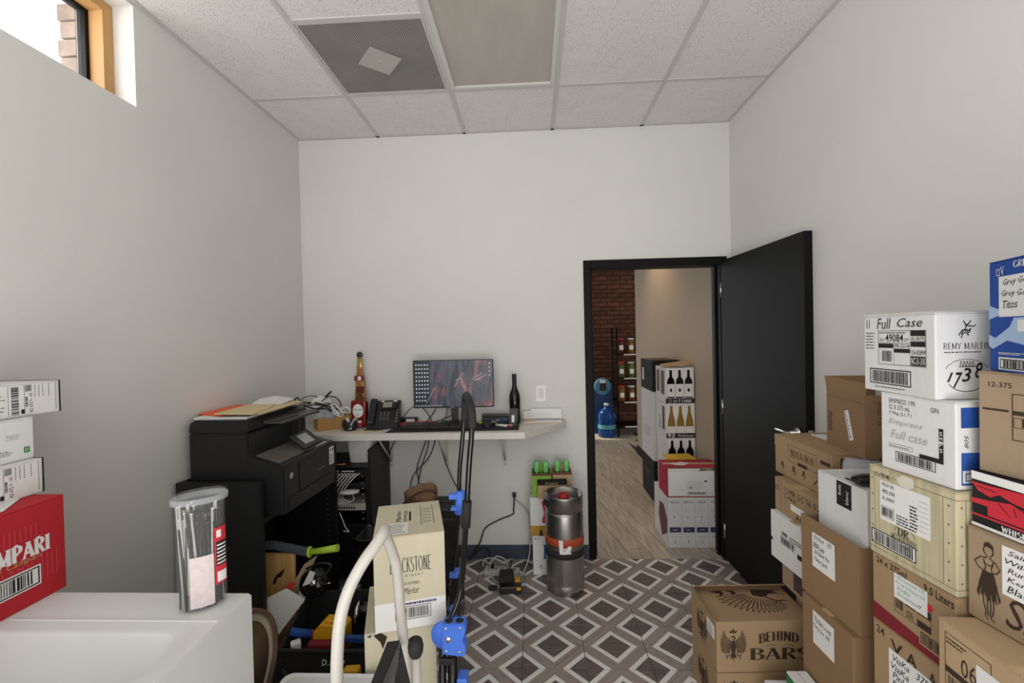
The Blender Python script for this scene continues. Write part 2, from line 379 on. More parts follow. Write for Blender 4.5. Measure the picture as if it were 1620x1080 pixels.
# floor: grout slab + patterned tiles
def tilemat():
    m=bpy.data.materials.new('patterned_tile');m.use_nodes=True;nt=m.node_tree;N=nt.nodes;L=nt.links;b=N['Principled BSDF'];b.inputs['Roughness'].default_value=.42
    tc=N.new('ShaderNodeTexCoord');sp=N.new('ShaderNodeSeparateXYZ');L.new(tc.outputs['Generated'],sp.inputs[0])
    def M_(op,a,b_=None,c=None):
        n=N.new('ShaderNodeMath');n.operation=op
        for i,x in enumerate((a,b_,c)):
            if x is None: continue
            if isinstance(x,(int,float)): n.inputs[i].default_value=x
            else: L.new(x,n.inputs[i])
        return n.outputs[0]
    cu=M_('MULTIPLY_ADD',sp.outputs[0],2,-1);cv=M_('MULTIPLY_ADD',sp.outputs[1],2,-1)
    s=M_('ADD',M_('ABSOLUTE',cu),M_('ABSOLUTE',cv))
    def rng(a,c): return M_('MULTIPLY',M_('GREATER_THAN',s,a),M_('LESS_THAN',s,c))
    white=M_('ADD',rng(.55,.765),rng(1.27,1.485))
    dark=M_('ADD',M_('LESS_THAN',s,.55),M_('GREATER_THAN',s,1.485))
    # wood grain: diagonal in the taupe band, horizontal in the dark middle
    oi=N.new('ShaderNodeObjectInfo')
    def grain(vec,sc):
        mp=N.new('ShaderNodeMapping');mp.inputs['Scale'].default_value=sc;L.new(vec,mp.inputs[0]);
        n=N.new('ShaderNodeTexNoise');n.noise_dimensions='4D';n.inputs['Scale'].default_value=1;n.inputs['Detail'].default_value=5;L.new(mp.outputs[0],n.inputs['Vector'])
        w_=M_('MULTIPLY',oi.outputs['Random'],40);L.new(w_,n.inputs['W']);return n.outputs['Fac']
    cmb=N.new('ShaderNodeCombineXYZ');L.new(M_('ADD',M_('ABSOLUTE',cu),M_('ABSOLUTE',cv)),cmb.inputs[0]);L.new(M_('SUBTRACT',cu,cv),cmb.inputs[1])
    g1=grain(cmb.outputs[0],(22,2.2,1));g2=grain(tc.outputs['Generated'],(3,30,1))
    def ramp(f,a,c):
        r=N.new('ShaderNodeValToRGB');r.color_ramp.elements[0].position=.33;r.color_ramp.elements[1].position=.68;r.color_ramp.elements[0].color=lin(a);r.color_ramp.elements[1].color=lin(c);L.new(f,r.inputs[0]);return r.outputs[0]
    def mix(f,a,c):
        x=N.new('ShaderNodeMix');x.data_type='RGBA';L.new(f,x.inputs['Factor']);L.new(a,x.inputs['A']);L.new(c,x.inputs['B']);return x.outputs['Result']
    taupe=ramp(g1,'857a73','aca29a');dk=ramp(g2,'564c48','7a6e68');wh=ramp(g2,'e6e4e1','f0eeec')
    c1=mix(dark,taupe,dk);c2=mix(white,c1,wh)
    hs=N.new('ShaderNodeHueSaturation');mr=N.new('ShaderNodeMapRange');L.new(oi.outputs['Random'],mr.inputs[0]);mr.inputs['To Min'].default_value=.93;mr.inputs['To Max'].default_value=1.05
    L.new(mr.outputs[0],hs.inputs['Value']);L.new(c2,hs.inputs['Color']);L.new(hs.outputs[0],b.inputs['Base Color'])
    return m
TM=tilemat()
fl=empty('floor',None,None,kind='structure')
boxo('grout_bed',(XL,YF,-.06),(XR,YB,-.0035),mat('grout','6e6a66',.9,noise=.15,nscale=20),fl)
T=.305;fx0=-.3874;fy0=2.6734
full=None
k0=math.floor((XL-fx0)/T);k1=math.ceil((XR-fx0)/T)
for i in range(k0,k1):
    for j in range(-13,2):
        x0=fx0+i*T;y0=fy0+j*T
        if y0>YB: continue
        cx0,cx1,cy0,cy1=max(x0,XL)+.002,min(x0+T,XR)-.002,max(y0,YF)+.002,min(y0+T,YB)-.002
        if cx1-cx0<.02 or cy1-cy0<.02: continue
        if full is None or True:
            # geometry is cut at walls; a UV-free generated box keeps the whole-tile pattern through texture space
            if full is None:
                full=MB().box((.002,.002,-.008),(T-.002,T-.002,0),None,.0012).obj('floor_tile',TM,fl); full.location=(x0,y0,0)
                full.location=(x0,y0,0); base=full; first=(x0,y0)
                if not(cx0<=x0+.0021 and cx1>=x0+T-.0021): pass
        if abs((cx1-cx0)-(T-.004))<1e-4 and abs((cy1-cy0)-(T-.004))<1e-4:
            o=base.copy();COL.objects.link(o);o.parent=fl;o.location=(x0,y0,0)
        else:
            mm=MB().box((cx0-x0,cy0-y0,-.008),(cx1-x0,cy1-y0,0),None,.0012).obj('floor_tile',TM,fl);mm.location=(x0,y0,0)
            me=mm.data; me.use_auto_texspace=False; me.texspace_location=(T/2,T/2,-.004); me.texspace_size=(T/2-.002,T/2-.002,.004)
bpy.data.objects.remove(base)
# skirting
struct('baseboard_back',MB().box((XL,YB-.006,0),(DX0-.052,YB,.1),None,.002),BASEB)
# doorway frame
df=empty('door_frame','black painted steel door frame around the opening to the shop','door frame',(DX0,YB,0))
m=MB()
m.box((-.05,-.012,0),(0,.135,DZ+.055),None,.003); m.box((DX1-DX0,-.012,0),(DX1-DX0+.05,.135,DZ+.055),None,.003); 
m.obj('jamb',BLACKP,df)
boxo('header',(.0005,-.012,DZ),(DX1-DX0-.0005,.135,DZ+.055),BLACKP,df,.003)
m=MB();m.box((0.0005,.05,0),(.014,.08,DZ-.0005));m.box((DX1-DX0-.014,.05,0),(DX1-DX0-.0005,.08,DZ-.0005));m.obj('door_stop',BLACKP,df)
boxo('strike_plate',(.0005,.012,1.0),(.002,.038,1.06),CHROME,df)
# threshold & door leaf
hx,hy=1.287,3.068; ang=math.atan2(2.215-hy,1.322-hx)
dl=empty('door_1',None,None,(hx,hy,0),ang,kind='structure')
W_=.862
boxo('door_leaf',(.0,0,.012),(W_,.042,2.045),BLACKP,dl,.002)
dp=dl.children[0]
hd=MB(); 
hd.lathe([(0,0),(.026,0),(.028,.004),(.026,.010),(.012,.014),(.011,.045),(0,.045)],None,20,M=Matrix.Translation((W_-.06,0,1.05))@Matrix.Rotation(PI/2,4,'X'))
hd.tube([(W_-.06,-.043,1.05),(W_-.075,-.05,1.05),(W_-.12,-.05,1.051),(W_-.175,-.046,1.048)],[.011,.011,.009,.0085],None,10,smooth=4)
hd.obj('door_handle',CHROME,dl)
boxo('latch_plate',(W_-.0005,.008,.985),(W_+.0015,.034,1.075),CHROME,dl)
m=MB()
for z in (.2,1.05,1.85): m.tube([(-.003,.002,z-.05),(-.003,.002,z+.05)],.007)
m.obj('hinge',CHROME,dl)
# window in the left wall
win=empty('window_1',None,None,(XL,0,0),kind='structure')
m=MB(); zt=H-.016
m.box((-.15,WY1-.045,WZ+.001),(-.09,WY1-.001,zt));m.box((-.15,WY0+.001,WZ+.001),(-.09,WY0+.045,zt));m.box((-.15,WY0+.045,zt-.04),(-.09,WY1-.045,zt));m.box((-.15,WY0+.045,WZ+.001),(-.09,WY1-.045,WZ+.006))
m.obj('wood_frame',mat('raw_pine','c79a62',.6,noise=.25,nscale=8,stretch=(1,1,.2)),win)
m=MB()
m.box((-.185,WY1-.06,WZ+.001),(-.151,WY1-.02,zt));m.box((-.185,WY0+.02,WZ+.001),(-.151,WY0+.06,zt));m.box((-.185,WY0+.06,zt-.05),(-.151,WY1-.06,zt));m.box((-.185,WY0+.06,WZ+.001),(-.151,WY1-.06,WZ+.008))
m.obj('window_frame',BLACKP,win)
boxo('pane',(-.170,WY0+.06,WZ+.006),(-.166,WY1-.06,zt-.05),mat('window_glass','f4f8fa',.03,alpha=.06),win)
BRK=mat('brick_glare','a89486',.85,noise=.25,nscale=25,vary=.12);  # brick whitened in colour, standing in for daylight glare
br=empty('wall_outside',None,None,(XL-TH,WY1,0),kind='structure')
for r in range(6):
    for c in range(1):
        MB().box((-.085 if r%2 else -.073,.0,2.56+r*.075),(-.004,.1,2.56+r*.075+.067),None,.003).obj('brick',BRK,br)
# ------------------------------------------------------------------ the shop beyond the doorway
HW=1.352
struct('wall_hall',MB().box((HW,YB+.12,0),(HW+.15,5.85,H)),mat('hall_paint','b9aa97',.75,bump=.1,bscale=60))
struct('baseboard_hall',MB().box((HW-.012,YB+.15,0),(HW,5.85,.1)),BLACKP)
struct('ceiling_hall',MB().box((-2.5,YB+.12,H),(3.2,7.6,H+.1)),WALL)
struct('wall_shop',MB().box((-2.6,YB+.12,0),(-2.5,7.6,H)),mat('shop_paint','8a8078',.8))
struct('wall_shop_side',MB().box((3.2,5.0,0),(3.3,7.6,H)),MATS['shop_paint'])
hf=empty('floor_hall',None,None,(0,0,0),kind='structure')
boxo('underlay',(-2.5,YB,-.06),(3.2,7.6,-.006),mat('underlay','3b3128',.9),hf)
PLK=mat('oak_plank','c4b8a8',.5,noise=.34,nscale=5,stretch=(8,.7,1),vary=.10,bump=.06,bscale=40)
pb=None;th=math.radians(12)
ca,sa=math.cos(th),math.sin(th)
plm=MB().box((.0018,.0018,-.005),(.1482,1.1982,0),None,.001).obj('floor_plank',PLK,hf);plm.location=(0,0,-9)
def clipplank(x0,y0,i,j):
    # clip the rotated plank against the hall rectangle with bmesh bisects
    b=bmesh.new();b.from_mesh(plm.data);M=Matrix.Translation((x0,y0,0))@Matrix.Rotation(th,4,'Z');b.transform(M)
    for co,no in (((0,YB+.001,0),(0,-1,0)),((HW-.013,0,0),(1,0,0)),((-.45,0,0),(-1,0,0)),((0,7.34,0),(0,1,0))):
        if no[0]==1 and y0>5.9: co=(1.9,0,0)
        g=bmesh.ops.bisect_plane(b,geom=list(b.verts)+list(b.edges)+list(b.faces),plane_co=co,plane_no=no,clear_outer=True)
        ed=[e for e in b.edges if e.is_boundary]
        if ed: bmesh.ops.holes_fill(b,edges=ed)
    if len(b.faces)<4: b.free();return
    me=bpy.data.meshes.new('floor_plank');b.to_mesh(me);b.free();me.materials.append(PLK)
    o=bpy.data.objects.new('floor_plank',me);COL.objects.link(o);o.parent=hf
for i in range(-6,22):
    for j in range(-1,5):
        u=i*.15;v_=3.0+j*1.2+(i*.43%1.2)-.6
        x0,y0=ca*u-sa*(v_-3)+.4, sa*u+ca*(v_-3)+2.9
        if y0>7.3 or y0<1.7 or x0>2.0 or x0<-1.2: continue
        clipplank(x0,y0,i,j)
bpy.data.objects.remove(plm)
bw=empty('wall_brick',None,None,(0,7.36,0),kind='structure')
boxo('mortar',(.3,.012,0),(2.4,.15,H),mat('mortar','3a2a22',.9),bw)
BR2=mat('brick_brown','6a4433',.85,noise=.3,nscale=14,vary=.28)
proto=MB().box((0,0,0),(.205,.011,.06),None,.002).obj('brick',BR2,bw);first=True
for r in range(41):
    for c in range(6):
        x=.82+c*.215+(.107 if r%2 else 0)
        o=proto if first else proto.copy()
        if not first: COL.objects.link(o);o.parent=bw
        first=False;o.location=(x,0,r*.072+.005)

# ------------------------------------------------------------------ cartons
def carton(label,N,yaw,lx,ly,z0,lz,m,group=None,name='cardboard_box',top='flaps',tape=None,cat='box',gap=.001,seam='x'):
    """N is the corner of the near and the left side; returns root and its printable faces"""
    r=empty(name,label,cat,(N[0],N[1],z0),yaw,group)
    z1=lz-gap; g=.0015
    bd=MB()
    if top=='open':
        t=.004
        bd.box((0,0,0),(lx,ly,.004));bd.box((0,0,.004),(lx,t,z1));bd.box((0,ly-t,.004),(lx,ly,z1));bd.box((0,t,.004),(t,ly-t,z1));bd.box((lx-t,t,.004),(lx,ly-t,z1))
    else: bd.box((0,0,0),(lx,ly,z1-(.003 if top=='flaps' else 0)),None,.003)
    bd.obj('carton',m,r)
    if top=='flaps':
        for k in (0,1):
            if seam=='x': a,b=(0,0 if k==0 else ly/2+g,z1-.003),(lx,ly/2-g if k==0 else ly,z1)
            else: a,b=(0 if k==0 else lx/2+g,0,z1-.003),(lx/2-g if k==0 else lx,ly,z1)
            boxo('flap',a,b,m,r,.0008)
        if tape is not False:
            if seam=='x': boxo('packing_tape',(.0,ly/2-.024,z1),(lx,ly/2+.024,z1+.0004),TAPE,r)
            else: boxo('packing_tape',(lx/2-.024,0,z1),(lx/2+.024,ly,z1+.0004),TAPE,r)
    FL=Face((0,ly,0),(0,-1,0),(0,0,1),(-1,0,0)); FN=Face((0,0,0),(1,0,0),(0,0,1),(0,-1,0))
    FT=Face((0,ly,z1+.0003),(0,-1,0),(1,0,0),(0,0,1)); FTN=Face((0,0,z1+.0003),(1,0,0),(0,1,0),(0,0,1)); FR=Face((lx,0,0),(0,1,0),(0,0,1),(1,0,0))
    return r,FL,FN,FT,FTN,FR
def note(r,Fc,u0,v0,u1,v1,skew=0,name='paper_note',m=PAPER):
    mb=MB(); mb.poly([Fc.p(u0,v0+skew,.0005),Fc.p(u1,v0,.0005),Fc.p(u1,v1,.0005),Fc.p(u0,v1+0,.0005)],None,.0006,Fc.n)
    return mb.obj(name,m,r)
def hand(r,Fc,lines,u0,v1,w,h,ink=MARK,gap=.3,slant=-.0,lw=1,name='handwriting'):
    p=Print(.0016);R=random.Random(len(lines[0]))
    for i,(t,f) in enumerate(lines):
        v=v1-(i+1)*h*(1+gap)
        p.text(Fc,t,u0+R.uniform(0,.006),v,u0+w*f,v+h,slant+R.uniform(-.03,.03),shear=.25,bold=.0,sp=.95)
    return p.obj(name,ink,r)
# ---- column C (nearest of the middle ones)
S=1.045
def sc(N,z0=None): return (N[0]*S,N[1]*S)
def sz(z): return 1.568-(1.568-z)*S
zc=[sz(1.600),sz(1.3985),sz(1.1985),sz(.962),sz(.777)]
r,FL,FN,FT,FTN,FR=carton('white cognac case marked Full Case in marker, topmost of its stack, beside the blue box',sc((.9258,1.06)),.0017,.30,.2175*S,zc[1],zc[0]-zc[1],WCARD)
ly=.2175*S;h=zc[0]-zc[1]
p=Print(); p.frame(FL,ly*.235,h*.36,ly*.895,h*.80,.0012)
for a in ((.70,.73,.885,.795),(.70,.60,.885,.665),(.47,.52,.69,.57),(.24,.575,.46,.63),(.70,.37,.885,.485)): p.rect(FL,ly*a[0],h*a[1],ly*a[2],h*a[3])
p.rect(FL,ly*.235,h*.637,ly*.69,h*.642);p.rect(FL,ly*.69,h*.36,ly*.693,h*.80);p.rect(FL,ly*.465,h*.37,ly*.468,h*.63)
p.text(FL,'351',ly*.255,h*.66,ly*.33,h*.70);p.text(FL,'49084',ly*.345,h*.655,ly*.60,h*.755,bold=.01);p.text(FL,'37',ly*.615,h*.66,ly*.67,h*.70)
p.text(FL,'MI-3314',ly*.48,h*.58,ly*.68,h*.63);p.text(FL,'AL-B0792',ly*.705,h*.675,ly*.885,h*.722);p.text(FL,'OH-8389M',ly*.705,h*.50,ly*.885,h*.56)
p.bars(FL,ly*.28,h*.38,ly*.45,h*.56,14,3,frame=0);p.lines(FL,ly*.25,h*.765,ly*.68,h*.79,1,5)
p.bars(FL,ly*.10,h*.10,ly*.70,h*.30,34,4,frame=.0028);p.lines(FL,ly*.18,h*.055,ly*.62,h*.08,1,2)
p.text(FL,'11',ly*.05,h*.83,ly*.10,h*.95,bold=.01);p.lines(FL,ly*.04,h*.56,ly*.20,h*.80,6,8,.3)
p.serif(FN,'REMY MARTIN',.018,h*.575,.126,h*.645,.13,.05,.05)
p.lines(FN,.020,h*.535,.124,h*.55,1,3,.7)
p.stroke(FN,A(.072,h*.30,.052,h*.16,20,160),.0010)
p.obj('lettering',INK,r)
Print(.0012).text(FL,'NC-51-310',ly*.71,h*.385,ly*.88,h*.47).obj('lettering',PAPER,r,'white lettering on a black field')
p=Print(.0012);p.text(FL,'Full',ly*.22,h*.82,ly*.43,h*.96,shear=.2,bold=-.002);p.text(FL,'Case',ly*.52,h*.84,ly*.85,h*.95,shear=.3,bold=-.002);p.obj('handwriting',INK,r)
p=Print(.0008) # centaur emblem (throwing figure), 1738 and crown
for st in ([(.105,.75),(.118,.80),(.130,.78),(.140,.81)],[(.095,.73),(.103,.77),(.112,.80)],[(.105,.70),(.108,.745),(.128,.775)],[(.118,.80),(.124,.84),(.118,.86)],[(.124,.84),(.142,.90)],[(.112,.90),(.124,.845),(.150,.83),(.158,.85)],[(.140,.81),(.135,.77),(.125,.75),(.133,.73)],[(.118,.785),(.128,.80)]): p.stroke(FN,[((x-.128)*.62+.074,y*h) for x,y in st],.0024)
p.text(FN,'1',.026,h*.20,.040,h*.31,shear=.3);p.text(FN,'7',.040,h*.13,.062,h*.31,shear=.4,bold=.01);p.text(FN,'3',.060,h*.20,.082,h*.36,shear=.2,bold=.01);p.text(FN,'8',.090,h*.24,.108,h*.42,shear=.2,bold=.01)
R=random.Random(4)
for k in range(30):
    a=R.uniform(200,340);q=A(.070,h*.26,.046,h*.17,a,a+14,3);p.stroke(FN,q,.0016)
for k in range(5): p.stroke(FN,[(.056+.007*k,h*.38),(.058+.007*k,h*.44),(.063+.007*k,h*.38)],.0012)
p.stroke(FN,[(.054,h*.375),(.092,h*.375)],.002);p.obj('emblem',INK,r)
boxo('flap',(.004,.015,h-.0005),(.29,ly*.98,h+.0035),WCARD,r)

r,FL,FN,FT,FTN,FR=carton('white gin case lettered EMPRESS with blue panels on its near end',sc((.9425,1.03)),.102,.30,.1884*S,zc[2],zc[1]-zc[2],WCARD)
ly=.1884*S;h=zc[1]-zc[2]
p=Print();p.text(FL,'EMPRESS 190',ly*.13,h*.87,ly*.50,h*.93);p.text(FL,'12 X 375 mL',ly*.13,h*.79,ly*.43,h*.85);p.text(FL,'9.9kg (21.7 l',ly*.13,h*.71,ly*.45,h*.77);p.text(FL,'GIN',ly*.70,h*.83,ly*.80,h*.89)
p.bars(FL,ly*.22,h*.13,ly*.76,h*.26,30,9,frame=.0018);p.rect(FL,ly*.80,h*.25,ly*.855,h*.66);p.rect(FL,ly*.55,h*.25,ly*.80,h*.305)
p.frame(FL,ly*.12,h*.30,ly*.46,h*.35,.0008);p.lines(FL,ly*.14,h*.315,ly*.42,h*.335,1,6)
p.text(FN,'80S',.020,h*.47,.030,h*.62,shear=.3,rot=1)
p.obj('lettering',INK,r)
p=Print(.0012)
for t,v_ in (('S',.58),('M',.52),('P',.45),('S',.385)): p.text(FL,t,ly*.81,h*v_,ly*.845,h*(v_+.045))
p.rect(FL,ly*.80,h*.49,ly*.855,h*.51);p.obj('lettering',PAPER,r,'white letters in a black strip')
p=Print(.0012);p.text(FL,'Empress',ly*.12,h*.58,ly*.60,h*.67,shear=.3);p.text(FL,'Full case',ly*.15,h*.42,ly*.66,h*.53,shear=.3);p.obj('handwriting',FAINT,r,'faint grey handwriting')
p=Print();p.rect(FN,.012,h*.70,.16,h*.93);p.rect(FN,.012,h*.06,.015,h*.42);p.rect(FN,.015,h*.22,.16,h*.42);p.rect(FN,.012,h*.055,.16,h*.075);p.obj('blue_panel',BLUE,r)
p=Print();p.frame(FN,.022,h*.10,.16,h*.19,.0018);p.obj('barcode_frame',INK,r)

r,FL,FN,FT,FTN,FR=carton('pale wooden-crate print case lettered DR. with a torn patch on its top edge',sc((.9322,1.02)),.0895,.30,.2267*S,zc[3],zc[2]-zc[3],CRATEC)
ly=.2267*S;h=zc[2]-zc[3]
p=Print(.0004)
for F_,L_ in ((FL,ly),(FN,.3)):
    p.rect(F_,0,h*.915,L_,h*.92);p.rect(F_,0,h*.065,L_,h*.07)
    for u in (L_*.075,L_*.87): p.rect(F_,u,h*.07,u+.0012,h*.915)
    for k in range(5):
        for u in (L_*.035,L_*.92): p.rect(F_,u,h*(.12+k*.18),u+.004,h*(.12+k*.18)+.0045)
p.obj('crate_print',mat('crate_brown','6d5f42',.8),r)
note(r,FL,ly*.15,h*.42,ly*.74,h*.86)
p=Print(.0016);p.bars(FL,ly*.17,h*.46,ly*.33,h*.58,14,12,frame=.001);p.text(FL,'490 694',ly*.18,h*.72,ly*.34,h*.77);p.text(FL,'PROOF LINE',ly*.18,h*.80,ly*.33,h*.84);p.text(FL,'AL A00467',ly*.18,h*.65,ly*.34,h*.69)
p.lines(FL,ly*.36,h*.44,ly*.52,h*.56,4,2);p.lines(FL,ly*.52,h*.44,ly*.62,h*.72,8,4)
for k in range(7): p.rect(FL,ly*.62,h*(.48+k*.05),ly*.73,h*(.48+k*.05)+.0005)
p.obj('label_print',INK,r)
p=Print();p.text(FL,'12 x 750 ML',ly*.08,h*.885,ly*.28,h*.935,bold=.01);p.serif(FL,'DR',ly*.37,h*.33,ly*.50,h*.41,.2,.06,.08);p.serif(FL,'MCGILLICUDDYS',ly*.29,h*.25,ly*.60,h*.32,.16,.06,.05,.003);p.stroke(FL,[(a,b) for a,b in A(ly*.45,h*.28,ly*.14,h*.17,30,150)],.0012);p.lines(FL,ly*.40,h*.22,ly*.52,h*.24,1,4)
p.obj('lettering',INKB,r)
Print(.0004).rect(FL,ly*.03,h*.115,ly*.585,h*.275).obj('barcode_field',PAPER,r)
Print(.0010).bars(FL,ly*.03,h*.115,ly*.585,h*.275,32,22,frame=.0026).obj('barcode',INK,r)
p=Print(.0011);p.poly(FL,[(ly*.36,h*.93),(ly*.43,h*.99),(ly*.56,h*.985),(ly*.57,h*.90),(ly*.50,h*.86),(ly*.40,h*.87)]);p.obj('torn_patch',mat('torn_paper','d9d2c2',.9),r)

r,FL,FN,FT,FTN,FR=carton('brown case with a dark red stripe and 9.0 Liters print, under the crate-print case',sc((.9305,1.02)),.0623,.29,.2246*S,zc[4],zc[3]-zc[4],KRAFT)
ly=.2246*S;h=zc[3]-zc[4]
p=Print();p.poly(FL,[(0,h*.02),(ly,h*.02),(ly,h*.11),(ly*.60,h*.11),(ly*.60,h*.19),(0,h*.26)]);p.obj('red_stripe',DKRED,r)
p=Print(.0008);p.text(FL,'24 x 375ml',ly*.06,h*.86,ly*.46,h*.95,bold=.015);p.text(FL,'9.0 Liters',ly*.66,h*.84,ly*.98,h*.95,bold=.015);p.frame(FL,ly*.30,h*.33,ly*.74,h*.66,.0012)
p.rect(FL,ly*.58,h*.33,ly*.74,h*.42);p.rect(FL,ly*.58,h*.50,ly*.74,h*.60);p.rect(FL,ly*.44,h*.50,ly*.56,h*.55);p.rect(FL,ly*.30,h*.60,ly*.56,h*.66);p.bars(FL,ly*.31,h*.36,ly*.42,h*.56,10,3,frame=0);p.lines(FL,ly*.45,h*.36,ly*.55,h*.46,3,3);p.bars(FL,ly*.62,h*.14,ly*.97,h*.29,24,5,frame=.002)
p.obj('lettering',INKB,r)
note(r,FL,ly*.30,h*.52,ly*.70,h*.86);hand(r,FL,[('McCormick 375',1),('Honey Whiskey 375',1),('Vodka',.5),('Smirnoff',.9)],ly*.32,h*.86,ly*.36,h*.055,GREENINK)
p=Print(.0008);p.poly(FL,[(ly*.70,h*.60),(ly*.74,h*.63),(ly*.77,h*.68),(ly*.74,h*.72),(ly*.70,h*.71)]);p.obj('red_heart',RED,r)

zz=zc[4];hh=zz/4
r,FL,FN,FT,FTN,FR=carton('brown case printed 24 with a handwritten VIAKA list taped to its side',sc((.930,1.02)),.06,.29,.2246*S,zz-hh,hh,KRAFT)
h=hh
p=Print();p.text(FL,'24',ly*.05,h*.82,ly*.16,h*.94,bold=.01);p.text(FL,'V',ly*.24,h*.70,ly*.40,h*.88,bold=.02);p.text(FL,'A',ly*.44,h*.70,ly*.58,h*.88,bold=.02);p.text(FL,'A',ly*.70,h*.66,ly*.80,h*.84,bold=.02);p.text(FL,'375',ly*.83,h*.80,ly*.99,h*.92,bold=.01);p.obj('lettering',INKB,r)
note(r,FL,ly*.22,h*.12,ly*.74,h*.72);hand(r,FL,[('ViaKa   375',.96),('ViaKa   200',.98),('Pink Whit',.9),('Bartons',.8)],ly*.25,h*.70,ly*.48,h*.10,MARK,.25)
for k in range(3):
    carton('plain brown case low at the foot of a stack by the right wall',sc((.930,1.02)),.06,.29,.2246*S,zz-(k+2)*hh,hh,KRAFT,group='hidden cases at the foot of the stacks')

# ---- column D (nearest the camera)
r,FL,FN,FT,FTN,FR=carton('blue and pale blue vodka case lettered GREY, highest box at the right edge',(.951,.795),-.33,.26,.275,1.4655,.2445,BLUEC)
ly=.275;h=.2445
p=Print();p.poly(FL,[(0,h*.60),(ly*.12,h*.56),(ly*.3,h*.66),(ly*.3,h*.58),(ly*.12,h*.50),(0,h*.47)])
p.poly(FL,[(0,h*.33),(ly*.08,h*.30),(ly*.25,h*.40),(ly*.30,h*.48),(ly,h*.48),(ly,h*.30),(ly*.5,h*.23),(ly*.22,h*.28),(ly*.05,h*.20),(0,h*.22)])
p.poly(FN,[(0,h*.30),(.26,h*.5),(.26,h*.33),(0,h*.22)]);p.obj('pale_wave',LBLUE,r)
p=Print(.0008);p.serif(FL,'GREY GOOSE',ly*.30,h*.91,ly*.75,h*.965,.22,.08,.05);p.frame(FL,ly*.10,h*.86,ly*.14,h*.92,.0015);p.text(FL,'V',ly*.15,h*.86,ly*.19,h*.94);p.lines(FL,ly*.12,h*.155,ly*.42,h*.18,2,3);p.rect(FL,ly*.12,h*.02,ly*.75,h*.13);p.rect(FL,ly*.34,h*.36,ly*.75,h*.46);p.obj('white_print',PAPER,r)
Print(.0014).bars(FL,ly*.14,h*.03,ly*.72,h*.115,26,6,frame=.002).obj('barcode',INK,r)
note(r,FL,ly*.13,h*.49,ly*.70,h*.85);hand(r,FL,[('Grey Goose 375',1),('Grey Goose 200',1),('Titos',.36)],ly*.16,h*.845,ly*.52,h*.07,INK,.35)
r,FL,FN,FT,FTN,FR=carton('grey-brown case printed 12-375 with a pale green handwritten note, under the blue case',(1.0652,.78),.1802,.28,.28,1.2375,.2275,KRAFTG)
ly=.28;h=.2275
p=Print();p.text(FL,'12-375',ly*.07,h*.85,ly*.22,h*.90,bold=.01);p.rect(FL,ly*.03,h*.62,ly*.20,h*.64);p.frame(FL,ly*.22,h*.36,ly*.95,h*.80,.0018);p.rect(FL,ly*.22,h*.60,ly*.45,h*.64);p.frame(FL,ly*.23,h*.48,ly*.34,h*.575,.001);p.rect(FL,ly*.28,h*.49,ly*.31,h*.57);p.rect(FL,ly*.30,h*.17,ly*.8,h*.173);p.text(FL,'FIRST to CRAFT',ly*.30,h*.115,ly*.62,h*.15);p.stroke(FL,A(ly*.52,h*.22,.02,.02,0,360),.003);p.stroke(FL,A(ly*.50,h*.70,.02,.025,-60,200),.006);p.obj('lettering',INKB,r)
note(r,FL,ly*.34,h*.32,ly*.85,h*.585);hand(r,FL,[('Dr. Floyd 375',1),('Lachers',.7),('Buttersh',.8),('Hugainer',.8)],ly*.36,h*.58,ly*.40,h*.045,GREENINK)
r,FL,FN,FT,FTN,FR=carton('black and red whisky case with a roaring beast print at the right edge',(1.0209,.78),.0651,.30,.28,1.1115,.125,BLACKC)
ly=.28;h=.125
p=Print();p.rect(FL,0,h*.85,ly,h*.995);p.rect(FL,0,.0005,ly,h*.06);p.obj('white_band',PAPER,r)
p=Print(.0008)
for pts in ([(0,.80),(.05,.66),(.14,.60),(.24,.74),(.14,.80)],[(.10,.80),(.42,.84),(.50,.76),(.60,.56),(.56,.50),(.48,.54),(.42,.50),(.38,.60),(.30,.62),(.24,.66)],[(.0,.50),(.14,.54),(.28,.60),(.38,.54),(.42,.36),(.36,.26),(.12,.26),(.12,.42),(0,.42)],[(.42,.46),(.50,.42),(.58,.44),(.62,.36),(.54,.32),(.46,.36)],[(0,.20),(1,.20),(1,.235),(0,.235)],[(.55,.84),(.75,.84),(.9,.60),(.8,.40),(.66,.44),(.62,.66)]): p.poly(FL,[(x*ly,y*h) for x,y in pts])
p.obj('beast_print',RED,r)
p=Print(.0012)
for st in ([(.24,.66),(.34,.56),(.44,.40)],[(.42,.72),(.46,.66),(.44,.64)],[(.20,.54),(.28,.36)],[(.30,.54),(.32,.40)],[(.04,.74),(.18,.72)]): p.stroke(FL,[(x*ly,y*h) for x,y in st],.0016)
p.obj('ink_line',INK,r)
Print(.0012).serif(FL,'WHISKY WITH NATURAL',ly*.22,h*.075,ly*.85,h*.17,.22,.09,.04).obj('lettering',PAPER,r)
r,FL,FN,FT,FTN,FR=carton('brown rum case with a hula dancer print and a white handwritten list',(1.0160,.78),.0869,.30,.28,.9045,.206,KRAFTG)
ly=.28;h=.206
p=Print()
for st in (A(.155,.80,.035,.055,-60,240,8),[(.145,.75),(.14,.72),(.10,.71),(.055,.64),(.085,.585),(.13,.57)],[(.165,.75),(.17,.72),(.205,.70),(.235,.64),(.21,.59),(.175,.57)],[(.12,.70),(.135,.62),(.125,.55)],[(.19,.70),(.175,.62),(.185,.55)],[(.12,.66),(.155,.645),(.19,.66)],[(.115,.32),(.12,.22),(.135,.14),(.13,.09),(.15,.06)],[(.145,.32),(.145,.22),(.15,.10)],[(.165,.30),(.17,.2),(.165,.12),(.175,.075),(.20,.065)],[(.19,.28),(.19,.18),(.18,.11)]): p.stroke(FL,[(x*ly,y*h) for x,y in st],.0024)
R=random.Random(12)
